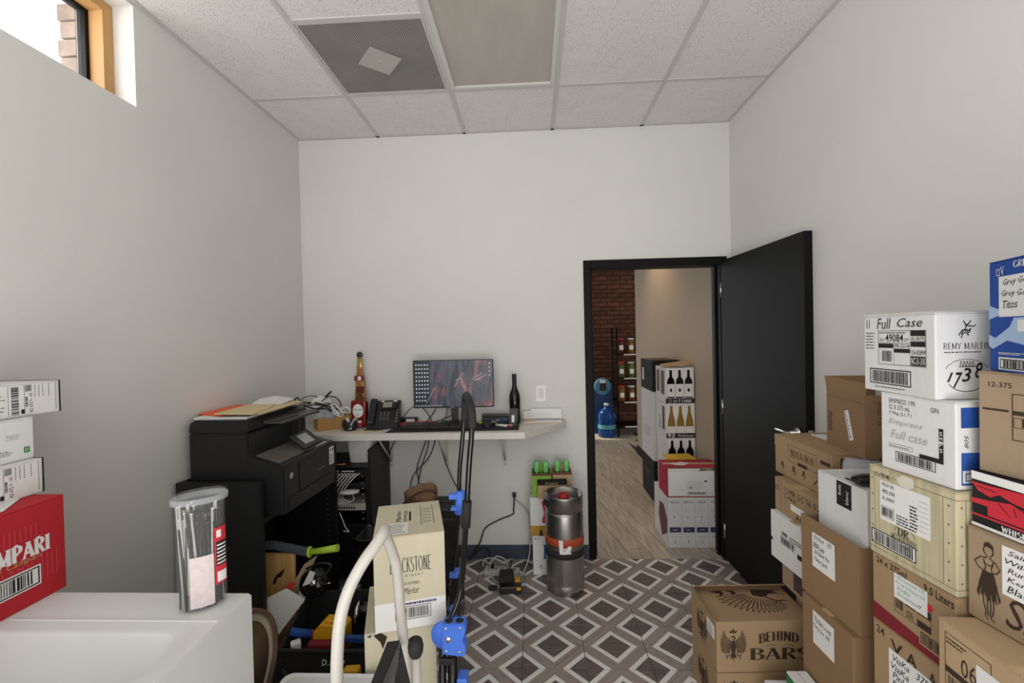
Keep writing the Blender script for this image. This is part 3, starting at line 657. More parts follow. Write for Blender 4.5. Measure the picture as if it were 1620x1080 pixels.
for k in range(26):
    u=.115+.075*k/25;p.stroke(FL,[(u*ly,.56*h),((u+(u-.152)*.6)*ly,.44*h),((u+(u-.152)*1.1+R.uniform(-.012,.012))*ly,R.uniform(.26,.34)*h)],.0026)
p.poly(FL,[(.115*ly,.575*h),(.190*ly,.575*h),(.20*ly,.52*h),(.105*ly,.52*h)]);p.poly(FL,[(.12*ly,.84*h),(.13*ly,.88*h),(.16*ly,.90*h),(.19*ly,.87*h),(.195*ly,.79*h),(.18*ly,.83*h),(.14*ly,.845*h)])
p.text(FL,'S',ly*.27,h*.10,ly*.40,h*.42,bold=.0,shear=.2);p.text(FL,'AILOR',ly*.41,h*.24,ly*.80,h*.36,shear=.15,bold=.02);p.text(FL,'JERRY',ly*.38,h*.11,ly*.80,h*.23,shear=.15,bold=.02);p.text(FL,'SPICED',ly*.38,h*.045,ly*.68,h*.075,sp=1.6);p.obj('lettering',INKB,r)
note(r,FL,ly*.25,h*.42,ly*.85,h*.93);hand(r,FL,[('Sailor Jerry 375',1),('Wild Turkey 101',1),('Rumple Cream',.85),('Kentucky Gent',.9),('Blackheart 375',.95)],ly*.27,h*.92,ly*.55,h*.075,INK,.22)
r,FL,FN,FT,FTN,FR=carton('light brown case with 06 print and blank sheet, below the rum case',(.9053,.70),-.0336,.32,.35,.6254,.2776,KRAFTL)
ly=.35;h=.2776
p=Print();p.frame(FL,ly*.05,h*.45,ly*.35,h*.92,.0015);p.text(FL,'06',ly*.16,h*.66,ly*.26,h*.80);p.lines(FL,ly*.06,h*.84,ly*.20,h*.90,2,3);p.rect(FL,ly*.05,h*.60,ly*.25,h*.65);p.bars(FL,ly*.06,h*.47,ly*.20,h*.60,10,2,frame=0);p.obj('lettering',INKB,r)
note(r,FL,ly*.26,h*.30,ly*.80,h*.84)
for k in range(2): carton('plain brown case low at the foot of a stack by the right wall',(.9053,.70),-.03,.32,.35,.3127*k,.3127,KRAFT,group='hidden cases at the foot of the stacks')

# ---- column B
r,FL,FN,FT,FTN,FR=carton('big open brown box with a taped note, holding a white box upright',(.9775,1.38),.0601,.31,.2634,.6268,.2707,KRAFTD,top='open')
ly=.2634;h=.2707
note(r,FL,ly*.22,h*.42,ly*.62,h*.86,.0);hand(r,FL,[('E+J Red    375',.98),('     Blue',.6),('Jim Beam Van',.85),('Yukon Jack',.75)],ly*.24,h*.86,ly*.34,h*.07,MARK,.3,-.03)
boxo('flap',(-.001,.001,h-.06),(.0025,.2634,h+.006),KRAFTD,r)
r,FL,FN,FT,FTN,FR=carton('closed brown carton with a note reading The Real, under the open box',(.9582,1.382),.0280,.31,.2438,.3137,.3125,KRAFTD)
ly=.2438;h=.3125
note(r,FL,ly*.24,h*.54,ly*.66,h*.90);hand(r,FL,[('The Real Coconut',.98),('Dirty Sue  375',.9)],ly*.26,h*.88,ly*.36,h*.06,INK,.4,-.05)
carton('plain brown case low at the foot of a stack by the right wall',(.9582,1.382),.028,.31,.2438,0,.3137,KRAFT,group='hidden cases at the foot of the stacks')
r,FL,FN,FT,FTN,FR=carton('plain white box with a small black label standing inside the open brown box',(1.012,1.394),.03,.26,.222,.6318,.437,WCARD,tape=False)
ly=.222;h=.437
p=Print();p.rect(FL,ly*.42,h*.80,ly*.72,h*.985);p.rect(FT,ly*.44,.02,ly*.62,.10);p.obj('black_label',INK,r)
p=Print(.001);p.text(FL,'Bella',ly*.46,h*.88,ly*.51,h*.96,rot=1);p.text(FL,'blanc',ly*.60,h*.83,ly*.66,h*.93,rot=1);p.text(FT,'Bella',ly*.47,.03,ly*.58,.09);p.obj('lettering',PAPER,r)
# things on the white box
c=empty('plastic_cup','clear plastic cup lying on its side on the white box','cup',(1.058,1.555,1.068+.034),math.radians(-52))
MB().lathe([(0,0),(.026,0),(.027,.003),(.033,.10),(.0345,.10),(.0345,.103),(.031,.103),(.0245,.004),(0,.004)],None,24,M=Matrix.Rotation(PI/2,4,'Y')).obj('cup_body',FROST,c)
for k,(x,y,z,a,lb) in enumerate(((1.052,1.455,1.0845,.5,'glossy black padded pouch lying in front of the plastic cup'),(1.155,1.50,1.105,1.0,'glossy black padded pouch lying behind the other, against the white box stack'))):
    e=empty('padded_pouch',lb,'pouch',(x,y,z),a)
    mb=MB();g=bmesh.ops.create_uvsphere(mb.bm,u_segments=20,v_segments=12,radius=1)
    for q in g['verts']: q.co=Vector((q.co.x*.055*(1+.1*math.sin(q.co.z*5)),q.co.y*.03,q.co.z*(.0155 if k==0 else .036)))
    for f in mb.bm.faces: f.smooth=True
    mb.obj('pouch_body',BGLOSS,e);MB().tube([(-.05,.012,.003),(-.02,.026,.004),(.02,.026,.004),(.05,.012,.003)],.003,None,6,smooth=3).obj('zip',RUBBER,e)

# ---- column A (farthest)
r,FL,FN,FT,FTN,FR=carton('brown wine carton lettered BOTA BOX, open toward the camera',(1.0843,1.66),.017,.262,.3664,.9382,.1668,KRAFT,top='open')
ly=.3664;h=.1668
# closed lid, dark sheet on the near end paints the shade inside
boxo('lid',(-.002,.0,h-.004),(.2635,ly,h),KRAFT,r,.001)
boxo('lid_flap',(-.0028,.012,h*.70),(-.0006,ly,h-.004),KRAFT,r)
MB().box((.03,-.0015,.02),(.25,-.0005,h-.012)).obj('opening',INNER,r)
FL2=Face((-.003,ly,0),(0,-1,0),(0,0,1),(-1,0,0))
p=Print();p.frame(FL2,ly*.28,h*.44,ly*.78,h*.86,.0012);p.serif(FL2,'BOTA BOX',ly*.32,h*.58,ly*.74,h*.76,.13,.05,.06);p.rect(FL2,ly*.46,h*.42,ly*.62,h*.50)
for k,u in enumerate((.12,.34,.52)):
    p.stroke(FL,[(ly*u,h*.20),(ly*(u+.03),h*.34),(ly*(u+.06),h*.18)],.004);p.stroke(FL,[(ly*(u+.03),h*.12),(ly*(u+.03),h*.36)],.003);p.stroke(FL,A(ly*(u+.02),h*.30,.005,.006,0,300,6),.003)
p.frame(FL,ly*.70,h*.10,ly*.80,h*.34,.0012);p.stroke(FL,[(ly*.72,h*.14),(ly*.77,h*.28)],.005);p.rect(FL2,ly*.84,h*.72,ly*.98,h*.80)
p.frame(FTN,.05,.05,.14,.28,.001);p.text(FT,'BOTA BOX',ly*.40,.12,ly*.80,.155);p.rect(FT,ly*.45,.09,ly*.65,.10);p.obj('lettering',INKB,r)
note(r,FTN,.13,.22,.24,.33,name='paper_label')
r,FL,FN,FT,FTN,FR=carton('tall open brown box with a slanted white label, standing on the wine carton',(1.1577,1.60),-.1366,.19,.2576,1.1055,.2265,KRAFTD,top='open')
ly=.2576;h=.225
MB().box((0,-.002,0),(.003,.2576,.045),None,0,Matrix.Translation((0,0,h-.002))@Matrix.Rotation(.2,4,'Y')).obj('flap',KRAFTD,r)
MB().box((0,.0,0),(.19,.003,.05),None,0,Matrix.Translation((0,.2545,h-.002))@Matrix.Rotation(-.3,4,'X')).obj('flap',KRAFTD,r)
mb=MB();q=[(ly*.48,h*.30),(ly*.60,h*.27),(ly*.76,h*.27-.0),(ly*.76,h*.27)]
a=math.radians(-72);cx,cy=ly*.62,h*.45
pts=[]
for u,v_ in ((-.055,-.0135),(.055,-.0135),(.055,.0135),(-.055,.0135)): pts.append(FL.p(cx+u*math.cos(a)-v_*math.sin(a),cy+u*math.sin(a)+v_*math.cos(a),.0005))
mb.poly(pts,None,.0006,FL.n).obj('paper_label',PAPER,r)
p=Print(.0016)
for k in range(14):
    u=-.05+k*.007;vv=-.009;L_=random.uniform(.006,.017)
    q=[(u,vv),(u+.003,vv),(u+.003,vv+L_),(u,vv+L_)];p.quad(FL,[(cx+x*math.cos(a)-y*math.sin(a),cy+x*math.sin(a)+y*math.cos(a)) for x,y in q])
p.obj('label_print',INK,r)
p=Print();p.lines(FL,ly*.06,h*.25,ly*.18,h*.60,9,4,.6);p.text(FN,'12 x 150 mL',.04,h*.55,.055,h*.92,rot=1);p.rect(FL,ly*.02,h*.86,ly*.98,h*.865);p.obj('lettering',INKB,r)
r,FL,FN,FT,FTN,FR=carton('brown box printed 16 OZ with a small blank sticker, under the wine carton',(1.0417,1.657),.018,.30,.30,.7966,.1405,KRAFT)
ly=.30;h=.1405
p=Print();p.text(FL,'12',ly*.02,h*.62,ly*.10,h*.78);p.text(FL,'U-MR.GC 16 OZ',ly*.24,h*.66,ly*.99,h*.84,bold=.0);p.text(FL,'L- MAGC',ly*.24,h*.50,ly*.52,h*.62,shear=.2);p.text(FL,'A0016-G',ly*.48,h*.06,ly*.99,h*.22,bold=.005);p.rect(FL,ly*.155,h*.0,ly*.16,h);p.obj('lettering',INK,r)
note(r,FL,ly*.38,h*.26,ly*.66,h*.44,name='sticker')
r,FL,FN,FT,FTN,FR=carton('white box with shipping label, wider than the brown boxes above and below it',(1.030,1.66),.06,.31,.29,.5971,.1990,WCARD)
ly=.29;h=.1990
p=Print();p.bars(FL,ly*.24,h*.42,ly*.55,h*.58,26,7,frame=.0016);p.bars(FL,ly*.26,h*.60,ly*.40,h*.70,12,8,frame=0);p.lines(FL,ly*.44,h*.60,ly*.80,h*.70,2,4);p.rect(FL,ly*.60,h*.34,ly*.70,h*.44);p.rect(FL,ly*.72,h*.34,ly*.84,h*.50);p.text(FL,'24 x 375',ly*.76,h*.86,ly*.99,h*.95);p.rect(FL,0.001,h*.35,ly*.05,h*.42);p.obj('label_print',INK,r)
r,FL,FN,FT,FTN,FR=carton('thin brown box with a dark printed block, directly under the white labelled box',(1.058,1.65),.0,.29,.30,.475,.1221,KRAFTG)
p=Print();p.rect(FL,.30*.28,.1221*.15,.30*.95,.1221*.92);p.obj('dark_print',mat('dark_block','4a3a32',.8),r)
r,FL,FN,FT,FTN,FR=carton('brown box with small red-brown lettering low in the farthest stack',(1.115,1.65),.0,.24,.30,.2375,.2375,KRAFTG)
p=Print();p.text(FL,'SCOTTI',.10,.18,.28,.215,bold=.01);p.frame(FL,.01,.02,.29,.225,.001);p.obj('lettering',DKRED,r)
carton('plain brown case low at the foot of a stack by the right wall',(1.115,1.65),0,.24,.30,0,.2375,KRAFT,group='hidden cases at the foot of the stacks')

# ---- BEHIND BARS boxes on the floor
def behind(z0,lz,label,topflaps):
    r,FL,FN,FT,FTN,FR=carton(label,(.7074,1.78),.0414 if z0>.1 else .03,.395 if z0>.1 else .40,.2525,z0,lz,KRAFTL if 0 else KRAFT,top='plain' if topflaps else 'flaps')
    h=lz;p=Print()
    # eagle emblem
    def eagle(F_,cx,cy,s,fl=1):
        for side in (-1,1):
            for k in range(11):
                a=math.radians(100+k*16);r0,r1=.30,1.0
                q=[(cx+side*s*(.28-.0+.32*math.cos(a)*-1*.0+ -.0),cy)]
                x0_=cx+side*s*(.12+.10*math.sin(k*.25));y0_=cy+s*(.35-.085*k)
                x1_=cx+side*s*(.55+.28*math.sin(PI*(k+1)/12));y1_=cy+s*(1.05-.16*k)
                if k>8: continue
                p.stroke(F_,[(x0_,y0_),((x0_+x1_)/2+side*s*.1,(y0_+y1_)/2-.05*s),(x1_,y1_)],.05*s+.001)
        p.poly(F_,[(cx-.10*s,cy+.40*s),(cx+.10*s,cy+.40*s),(cx+.20*s,cy),(cx+.10*s,cy-.35*s),(cx-.10*s,cy-.35*s),(cx-.20*s,cy)])
        p.poly(F_,[(cx-.10*s,cy-.35*s),(cx+.10*s,cy-.35*s),(cx+.22*s,cy-.75*s),(cx+.05*s,cy-.65*s),(cx,cy-.98*s),(cx-.05*s,cy-.65*s),(cx-.22*s,cy-.75*s)])
        p.stroke(F_,[(cx,cy+.40*s),(cx+.12*s,cy+.60*s),(cx,cy+.72*s),(cx-.12*s,cy+.62*s)],.09*s)
        for q in (-1,1): p.stroke(F_,[(cx+q*.15*s,cy-.45*s),(cx+q*.40*s,cy-.60*s),(cx+q*.50*s,cy-.45*s)],.06*s);p.stroke(F_,[(cx+q*.40*s,cy-.60*s),(cx+q*.45*s,cy-.78*s)],.05*s)
        p.poly(F_,[(cx-.20*s,cy+.92*s),(cx+.20*s,cy+.92*s),(cx+.26*s,cy+1.12*s),(cx+.12*s,cy+1.02*s),(cx,cy+1.22*s),(cx-.12*s,cy+1.02*s),(cx-.26*s,cy+1.12*s)])
    eagle(FN,.066,h*.50,.062)
    eagle(FL,.115,h*.45,.062)
    p.serif(FN,'BEHIND',.168,h*.56,.325,h*.74,.26,.07,.07,.012)
    p.serif(FN,'BARS',.132,h*.25,.368,h*.47,.24,.06,.08)
    p.stroke(FN,A(.215,h*.505,.022,.006,0,180),.0015);p.stroke(FN,A(.285,h*.505,.022,.006,0,180),.0015)
    if topflaps:
        # half of a big eagle: wing feathers across the front flap
        for k in range(16):
            a=math.radians(186+k*7.2);L_=.175-.075*abs(k-2)/14;bx_,by_=.235+.0035*k,.185-.0012*k
            tip=(bx_+L_*math.cos(a),by_+L_*.95*math.sin(a));mid=(bx_+L_*.55*math.cos(a-.10),by_+L_*.55*math.sin(a-.10));st_=(bx_+.03*math.cos(a),by_+.03*math.sin(a))
            p.stroke(FTN,[st_,mid,tip],.0030)
            mid2=(bx_+L_*.6*math.cos(a+.13),by_+L_*.6*math.sin(a+.13));p.stroke(FTN,[tip,mid2,(bx_+.05*math.cos(a+.12),by_+.05*math.sin(a+.12))],.0022)
        p.poly(FTN,[(.235,.175),(.27,.160),(.29,.165),(.315,.185),(.355,.185),(.335,.200),(.36,.205),(.32,.213),(.25,.215)])
        p.poly(FTN,[(.060,.205),(.085,.212),(.115,.213),(.120,.195),(.108,.178),(.095,.172),(.100,.190),(.080,.196)]);p.poly(FTN,[(.135,.213),(.165,.213),(.175,.195),(.160,.180),(.150,.186),(.155,.198)])
        p.stroke(FTN,[(.285,.165),(.30,.145),(.325,.130)],.009);p.stroke(FTN,[(.325,.130),(.345,.135),(.360,.130)],.006);p.stroke(FTN,[(.325,.130),(.330,.110),(.340,.098)],.006);p.stroke(FTN,[(.315,.135),(.310,.118)],.005)
    p.obj('lettering',INKB,r)
    return r,FL,FTN
r,FL,FTN=behind(.205,.205,'brown BEHIND BARS box with raised back flap and eagle print, on top of its twin',True)
note(r,FL,.165,.12,.235,.175,name='paper_label');Print(.0016).lines(FL,.175,.125,.225,.165,4,3).obj('label_print',GREYP,r)
MB().box((0,0,0),(.395,.004,.05),None,0,Matrix.Translation((0,.232,.206))@Matrix.Rotation(.9,4,'X')).obj('flap',KRAFTD,r)
MB().box((0,.0,0),(.004,.225,.030),None,0,Matrix.Translation((.001,.004,.2045))@Matrix.Rotation(-.5,4,'Y')@Matrix.Identity(4)).obj('flap',KRAFTD,r)
behind(0,.204,'brown BEHIND BARS box on the floor, supporting its twin',False)
# white flat boxes on the floor
for k,(x,y,z,a,hgt,lb) in enumerate(((1.02,2.42,0,-.1,.035,'flat white box on the floor between the black door and the eagle box'),(1.18,2.44,0,0,.05,'thicker white box on the floor against the foot of the black door'))):
    e=empty('flat_box',lb,'box',(x,y,z),a);boxo('tray',(0,0,0),(.13,.17,hgt-.006),BLACKC,e,.002);boxo('lid',(-.001,-.001,hgt-.0058),(.131,.171,hgt),WCARD,e,.001)
e=empty('white_carton','low white carton at the bottom edge between the eagle boxes and the brown stack','box',(.845,1.32,0))
boxo('carton',(0,0,0),(.10,.37,.2475),WCARD,e,.003)
boxo('flap',(0,0,.2478),(.049,.37,.2495),WCARD,e,.0006);boxo('flap',(.051,0,.2478),(.10,.37,.2495),WCARD,e,.0006)
e=empty('green_white_box','narrow white box with a green side on top of the low white carton','box',(.874,1.345,.2505))
boxo('carton',(0,0,0),(.070,.25,.108),WCARD,e,.003);boxo('green_panel',(-.0012,.004,.003),(-.0002,.246,.104),mat('green_print','2f7a4a',.6),e)
boxo('lid_seam',(.034,.002,.1081),(.036,.248,.1084),GREYP,e)
# ---- Blackstone stack
def blackst(N,yaw,lx,ly,z0,lz,label,torn=False,txt=True):
    r,FL,FN,FT,FTN,FR=carton(label,N,yaw,lx,ly,z0,lz,CREAM,top='flaps',tape=False)
    p=Print(.0004);p.rect(FN,0.001,.001,lx-.001,lz*.30);p.obj('white_band',PAPER,r)
    p=Print();sx=lx
    if txt:
        p.serif(FN,'BLACKSTONE',sx*.22,lz*.61,sx*.80,lz*.76,.15,.05,.06)
        p.text(FN,'WINERY',sx*.42,lz*.555,sx*.68,lz*.58,sp=1.8);p.serif(FN,'CALIFORNIA',sx*.38,lz*.47,sx*.64,lz*.50,.14,.06,.05);p.text(FN,'Merlot',sx*.40,lz*.37,sx*.62,lz*.44,shear=.5)
        p.bars(FN,sx*.28,lz*.10,sx*.78,lz*.24,30,5,frame=.0022)
        p.frame(FTN,sx*.70,ly*.12,sx*.88,ly*.85,.001) if False else None
        for k in range(5): p.stroke(FTN,[(sx*.70,ly*(.30+.1*k)),(sx*.84,ly*(.34+.1*k)),(sx*.70,ly*(.36+.1*k))],.0016)
        p.stroke(FTN,[(sx*.68,ly*.25),(sx*.68,ly*.88)],.0016);p.stroke(FTN,[(sx*.87,ly*.25),(sx*.87,ly*.88)],.0016)
        p.text(FTN,'Merlot',sx*.30,ly*.40,sx*.38,ly*.75,shear=.4,rot=1);p.lines(FTN,sx*.42,ly*.40,sx*.48,ly*.75,8,3);p.rect(FTN,sx*.50,ly*.40,sx*.53,ly*.70);p.stroke(FTN,A(sx*.1,ly*.85,.014,.02,-90,180),.001)
    else: p.text(FN,'R Y',sx*.20,lz*.44,sx*.45,lz*.56)
    p.obj('lettering',INK,r)
    if txt:
        note(r,FTN,sx*.12,ly*.06,sx*.48,ly*.36,name='paper_label');Print(.0014).lines(FTN,sx*.14,ly*.08,sx*.46,ly*.34,6,6).obj('label_print',GREYP,r)
        Print(.0008).lines(FN,sx*.27,lz*.255,sx*.90,lz*.285,1,6,.8).obj('small_print',NAVY,r)
    if torn:
        p=Print(.0012);p.poly(FN,[(.03,lz*.97),(.055,lz*.985),(.075,lz*.93),(.06,lz*.80),(.052,lz*.88)]);p.poly(FN,[(.008,lz*.965),(.024,lz*.985),(.02,lz*.95)]);p.obj('tear',INNER,r)
    return r
blackst((-.5577,1.47),.2758,.2418,.3034,.5615,.3252,'cream wine case lettered BLACKSTONE, topmost of its stack behind the white ladder tube')
blackst((-.595,1.468),.30,.2418,.30,.2510,.3105,'cream wine case with a torn top corner, under the topmost cream case',True,False)
blackst((-.595,1.468),.30,.2418,.30,0,.2510,'cream wine case on the floor, lowest of its stack',False,False)

# ---- left stack on the white sink
def leftbox(label,x,yfar,z0,ly,lz,lx,m,**k):
    e=empty('cardboard_box',label,'box',(x,yfar,z0),0)
    boxo('carton',(-lx,-ly,0),(0,0,lz-.0035),m,e,.002)
    Fc=Face((0,-ly,0),(0,1,0),(0,0,1),(1,0,0))
    for a,b in (((-lx,-ly,lz-.0033),(0,-ly/2-.001,lz-.0008)),((-lx,-ly/2+.001,lz-.0033),(0,0,lz-.0008))): boxo('flap',a,b,m if not k.get('topm') else k['topm'],e)
    FB=Face((-lx,0,0),(1,0,0),(0,0,1),(0,1,0))
    return e,Fc
e,Fc=leftbox('red CAMPARI case standing on the rim of the white sink',-1.277,1.133,.9165,.34,.2515,.32,REDC)
ly=.34;h=.2515
p=Print();p.serif(Fc,'CAMPARI',.135,h*.485,.302,h*.645,.30,.15,.05);p.obj('lettering',PAPER,e)
p=Print();p.text(Fc,'MILANO',.165,h*.390,.262,h*.425,sp=1.6);p.obj('small_lettering',mat('pink_print','cf5560',.7),e)
p=Print();p.rect(Fc,.06,h*.17,.279,h*.375);p.obj('barcode_field',PAPER,e)
p=Print(.001);p.text(Fc,'Davide Campari',.13,h*.425,.285,h*.495,shear=.5);p.obj('script_lettering',GOLD,e)
Print(.0012).bars(Fc,.063,h*.185,.275,h*.36,34,8,frame=.003).obj('barcode',INK,e)
p=Print(.0005)
for k in range(12): p.rect(Fc,.19+.0115*k,h*(.20 if k>7 else .66),.19+.0115*k+.0013,h*(.46 if k>7 else .80))
p.obj('pinstripes',mat('pink_print','cf5560',.7),e)
p=Print(.0012);FTc=Face((-.32,-.34,.2510),(1,0,0),(0,1,0),(0,0,1));p.poly(FTc,[(.02,.02),(.31,.02),(.30,.22),(.22,.33),(.10,.33),(.03,.2)]);p.obj('torn_paper',PAPER,e,'torn white paper left on the lid')
def ship(label,x,yfar,z0,ly,lz,lx):
    e,Fc=leftbox(label,x,yfar,z0,ly,lz,lx,WCARD,topm=WCARD)
    boxo('black_edge',(-lx-.001,-.0005,-.0005),(.001,.0025,lz+.0005),BLACKC,e)
    note(e,Fc,.003,.004,ly-.006,lz-.004,name='shipping_label')
    p=Print(.0016);L_=ly
    p.bars(Fc,L_-.125,.006,L_-.103,lz-.008,22,3,vert=False,frame=0);p.rect(Fc,L_-.100,.008,L_-.092,.020);p.rect(Fc,L_-.092,.006,L_-.0912,lz-.006)
    p.text(Fc,'KS 672 9 - 03',L_-.080,.010,L_-.071,lz*.68,bold=.01,rot=1);p.bars(Fc,L_-.090,.026,L_-.083,.055,8,6,vert=False,frame=0)
    for q in range(8): p.rect(Fc,L_-.089+q*.002,lz*.74,L_-.088+q*.002,lz*.93)
    for u in (.066,.056,.046,.030,.012): 
        v_=.01 if u<.02 else lz*.55
        while v_<lz*.93: p.rect(Fc,L_-u,v_,L_-u+.0016,v_+.004);v_+=.006
    p.rect(Fc,L_-.130,.006,L_-.1292,lz-.006);p.lines(Fc,L_-.20,.01,L_-.135,lz-.012,7,4,.2);p.bars(Fc,L_-.25,.006,L_-.215,lz-.008,16,9,vert=False,frame=0)
    p.obj('label_print',INK,e)
ship('small white box with black edge and shipping label, directly on the red case',-1.36,1.155,1.168,.30,.093,.22)
e,Fc=leftbox('plain white box with a small green recycling mark, between two labelled boxes',-1.387,1.159,1.2615,.30,.1135,.20,WCARD)
p=Print();p.rect(Fc,.275,.018,.289,.034);p.obj('green_mark',mat('green_mark_print','3f8a3a',.6),e)
p=Print(.001);p.stroke(Fc,A(.282,.026,.004,.004,0,300,6),.0012);p.obj('recycling_arrows',PAPER,e)
p=Print();p.lines(Fc,.235,.06,.27,.075,4,3,.3);p.lines(Fc,.17,.02,.26,.035,3,3,.5);p.lines(Fc,.15,.055,.20,.058,1,3,.5);p.stroke(Fc,A(.215,.052,.006,.006,0,360,8),.0008);p.obj('small_print',GREYP,e)
ship('labelled white box with black edge, topmost of the left stack',-1.41,1.249,1.3755,.32,.092,.19)

# ---- white utility sink
sk=empty('utility_sink','white moulded utility sink along the left wall in the foreground','sink',(0,0,0))
x0,x1,y0,y1,zt=-1.612,-.742,.30,1.108,.916
bx0,bx1,by0,by1=-1.50,-.795,.36,.948
m=MB();bm=m.bm
def rr(xa,xb,ya,yb,r,z,n=6):
    out=[]
    for cx,cy,a0 in ((xb-r,yb-r,0),(xa+r,yb-r,90),(xa+r,ya+r,180),(xb-r,ya+r,270)):
        for i in range(n+1):
            a=math.radians(a0+90*i/n);out.append(bm.verts.new((cx+r*math.cos(a),cy+r*math.sin(a),z)))
    return out
rings=[rr(x0,x1,y0,y1,.006,0),rr(x0,x1,y0,y1,.006,zt-.006),rr(x0+.004,x1-.004,y0+.004,y1-.004,.006,zt),rr(bx0-.012,bx1+.012,by0-.012,by1+.012,.06,zt),rr(bx0-.004,bx1+.004,by0-.004,by1+.004,.055,zt-.003),rr(bx0,bx1,by0,by1,.05,zt-.012),rr(bx0+.03,bx1-.05,by0+.03,by1-.03,.06,zt-.28),rr(bx0+.07,bx1-.10,by0+.07,by1-.07,.05,zt-.30)]
for a,b in zip(rings,rings[1:]):
    for i in range(len(a)): 
        f=bm.faces.new((a[i],a[(i+1)%len(a)],b[(i+1)%len(b)],b[i]));f.smooth=True
bm.faces.new(rings[-1]);bm.faces.new(rings[0][::-1])
o=m.obj('basin',WPLAS,sk)
try: o.data.set_sharp_from_angle(angle=math.radians(40))
except Exception: pass
boxo('backsplash_ridge',(-1.262,.989,zt-.001),(x1-.006,.995,zt+.0025),WPLAS,sk,.001)
MB().lathe([(0,.0),(.03,0),(.032,.003),(.02,.004),(0,.002)],None,16,c=(-1.15,.65,zt-.2998)).obj('drain',CHROME,sk)
# ---- oval canister of cable ties
cn=empty('cable_tie_canister','clear oval plastic canister full of black and white cable ties on the sink rim','canister',(-.832,1.052,.916),math.radians(35))
m=MB();prof=[(0,0),(.068,0),(.070,.003),(.070,.262),(.076,.264),(.077,.272),(.075,.284),(.072,.284),(.072,.274),(.0665,.262),(.0665,.004),(0,.004)]
m.lathe(prof,None,36,sx=.745,sy=.48).obj('canister_body',CPLAS,cn)
m=MB();m.lathe([(.0775,.262),(.080,.262),(.081,.275),(.0785,.277),(.0775,.262)],None,36,sx=.745,sy=.485).obj('rim_ring',FROST,cn)
R=random.Random(11)
for nm,mt,n in (('black_ties',BCABLE,110),('white_ties',mat('tie_white','bdbcb4',.5),34)):
    m=MB()
    for k in range(n):
        a=R.uniform(0,2*PI);q=R.uniform(.35,.98)
        bx,by=.045*q*math.cos(a),.028*q*math.sin(a)
        if nm=='white_ties' and R.random()<.6: bx=-abs(bx)
        tx,ty=bx+R.uniform(-.02,.02),by+R.uniform(-.006,.006)
        l=math.hypot(tx/.046,ty/.028)
        if l>1: tx/=l;ty/=l
        zt_=R.uniform(.20,.258);w_=.0034 if nm=='black_ties' else .0030
        m.tube([(bx,by,.006),((bx+tx)/2,(by+ty)/2,.12),(tx,ty,zt_)],w_,None,4);m.box((tx-.003,ty-.002,zt_),(tx+.003,ty+.002,zt_+.004))
    m.obj(nm,mt,cn)
def ovals(a0,a1,z0,z1,r=.0712,n=8):
    m=MB();pts=[(r*.745*math.cos(math.radians(a0+(a1-a0)*i/n)),r*.48*math.sin(math.radians(a0+(a1-a0)*i/n))) for i in range(n+1)]
    for (a,b),(c_,d) in zip(pts,pts[1:]): m.poly([(a,b,z0),(c_,d,z0),(c_,d,z1),(a,b,z1)])
    return m
ovals(245,300,.012,.135).obj('paper_insert',mat('insert_paper','d9cbc9',.7,noise=.12,nscale=60),cn)
ovals(302,345,.055,.195,.0716).obj('red_label',RED,cn)
ovals(306,343,.10,.160,.0720).obj('black_text_block',INK,cn)
m=MB()
for k in range(6):
    z=.104+k*.009
    q=ovals(308,340,z,z+.0035,.0723);bm2=q.bm;me=bpy.data.meshes.new('x');bm2.to_mesh(me);m.bm.from_mesh(me);bm2.free();bpy.data.meshes.remove(me)
m.obj('small_print',PAPER,cn)
ovals(308,342,.060,.085,.0720).obj('barcode_sticker',PAPER,cn)
ovals(308,322,.170,.188,.0720).obj('logo_disc',PAPER,cn)

# ---- black bookcase
bc=empty('bookcase','low black bookcase along the left wall carrying the printer','bookcase',(0,0,0))
BX0,BX1=-1.60,-1.215;t=.025
boxo('side_panel',(BX0,1.885,0),(BX1,1.912,.945),BLACK,bc,.001);boxo('side_panel',(BX0,2.62,0),(BX1,2.645,.945),BLACK,bc,.001)
boxo('back_panel',(BX0-.006,1.912,.03),(BX0+.004,2.62,.94),BLACK,bc)
for z in (.045,.75): boxo('shelf',(BX0+.004,1.912,z),(BX1-.003,2.62,z+.025),BLACK,bc,.001)
m=MB()
for k in range(20): 
    for x in (BX1-.05,): m.box((x-.002,2.6185,.12+k*.032),(x+.002,2.6205,.124+k*.032))
m.obj('peg_hole',mat('peg_grey','8a8a8a',.5),bc)
# ---- laser printer
pr=empty('laser_printer','large black multifunction laser printer on the bookcase under the left wall','printer',(-1.5956,1.962,.777),-.0426)
PX,PY=.4595,.4712
def prism(name,prof,y0,y1,mt,par,bev=0):
    m=MB();m.poly([(x,y0,z) for x,z in prof],None,y1-y0,(0,1,0))
    if bev: bmesh.ops.bevel(m.bm,geom=list(m.bm.edges),offset=bev,segments=2,affect='EDGES')
    return m.obj(name,mt,par)
prism('printer_body',[(0,0),(PX,0),(PX,.222),(PX-.02,.230),(.315,.266),(.296,.276),(.292,.372),(0,.372)],0,PY,BPLAS,pr,.006)
prism('scanner_unit',[(0,.374),(.285,.374),(.300,.39),(.298,.415),(.27,.432),(.03,.432),(.005,.415)],.0,PY,BPLAS,pr,.004)
prism('output_bay',[(.318,.2665),(.432,.2335),(.432,.2365),(.318,.2695)],.012,PY-.17,mat('bay_catch_light','66625a',.38),pr)  # sheet paler than the body paints light caught on the top
boxo('scan_tray',(.24,.10,.396),(.40,PY-.04,.408),mat('tray_grey','45423d',.45),pr,.003);boxo('tray_wing',(.30,.10,.4085),(.375,.26,.4145),mat('tray_dark','36332f',.5),pr,.002)
boxo('tray_post',(.31,.34,.252),(.335,.365,.396),BPLAS,pr,.003)
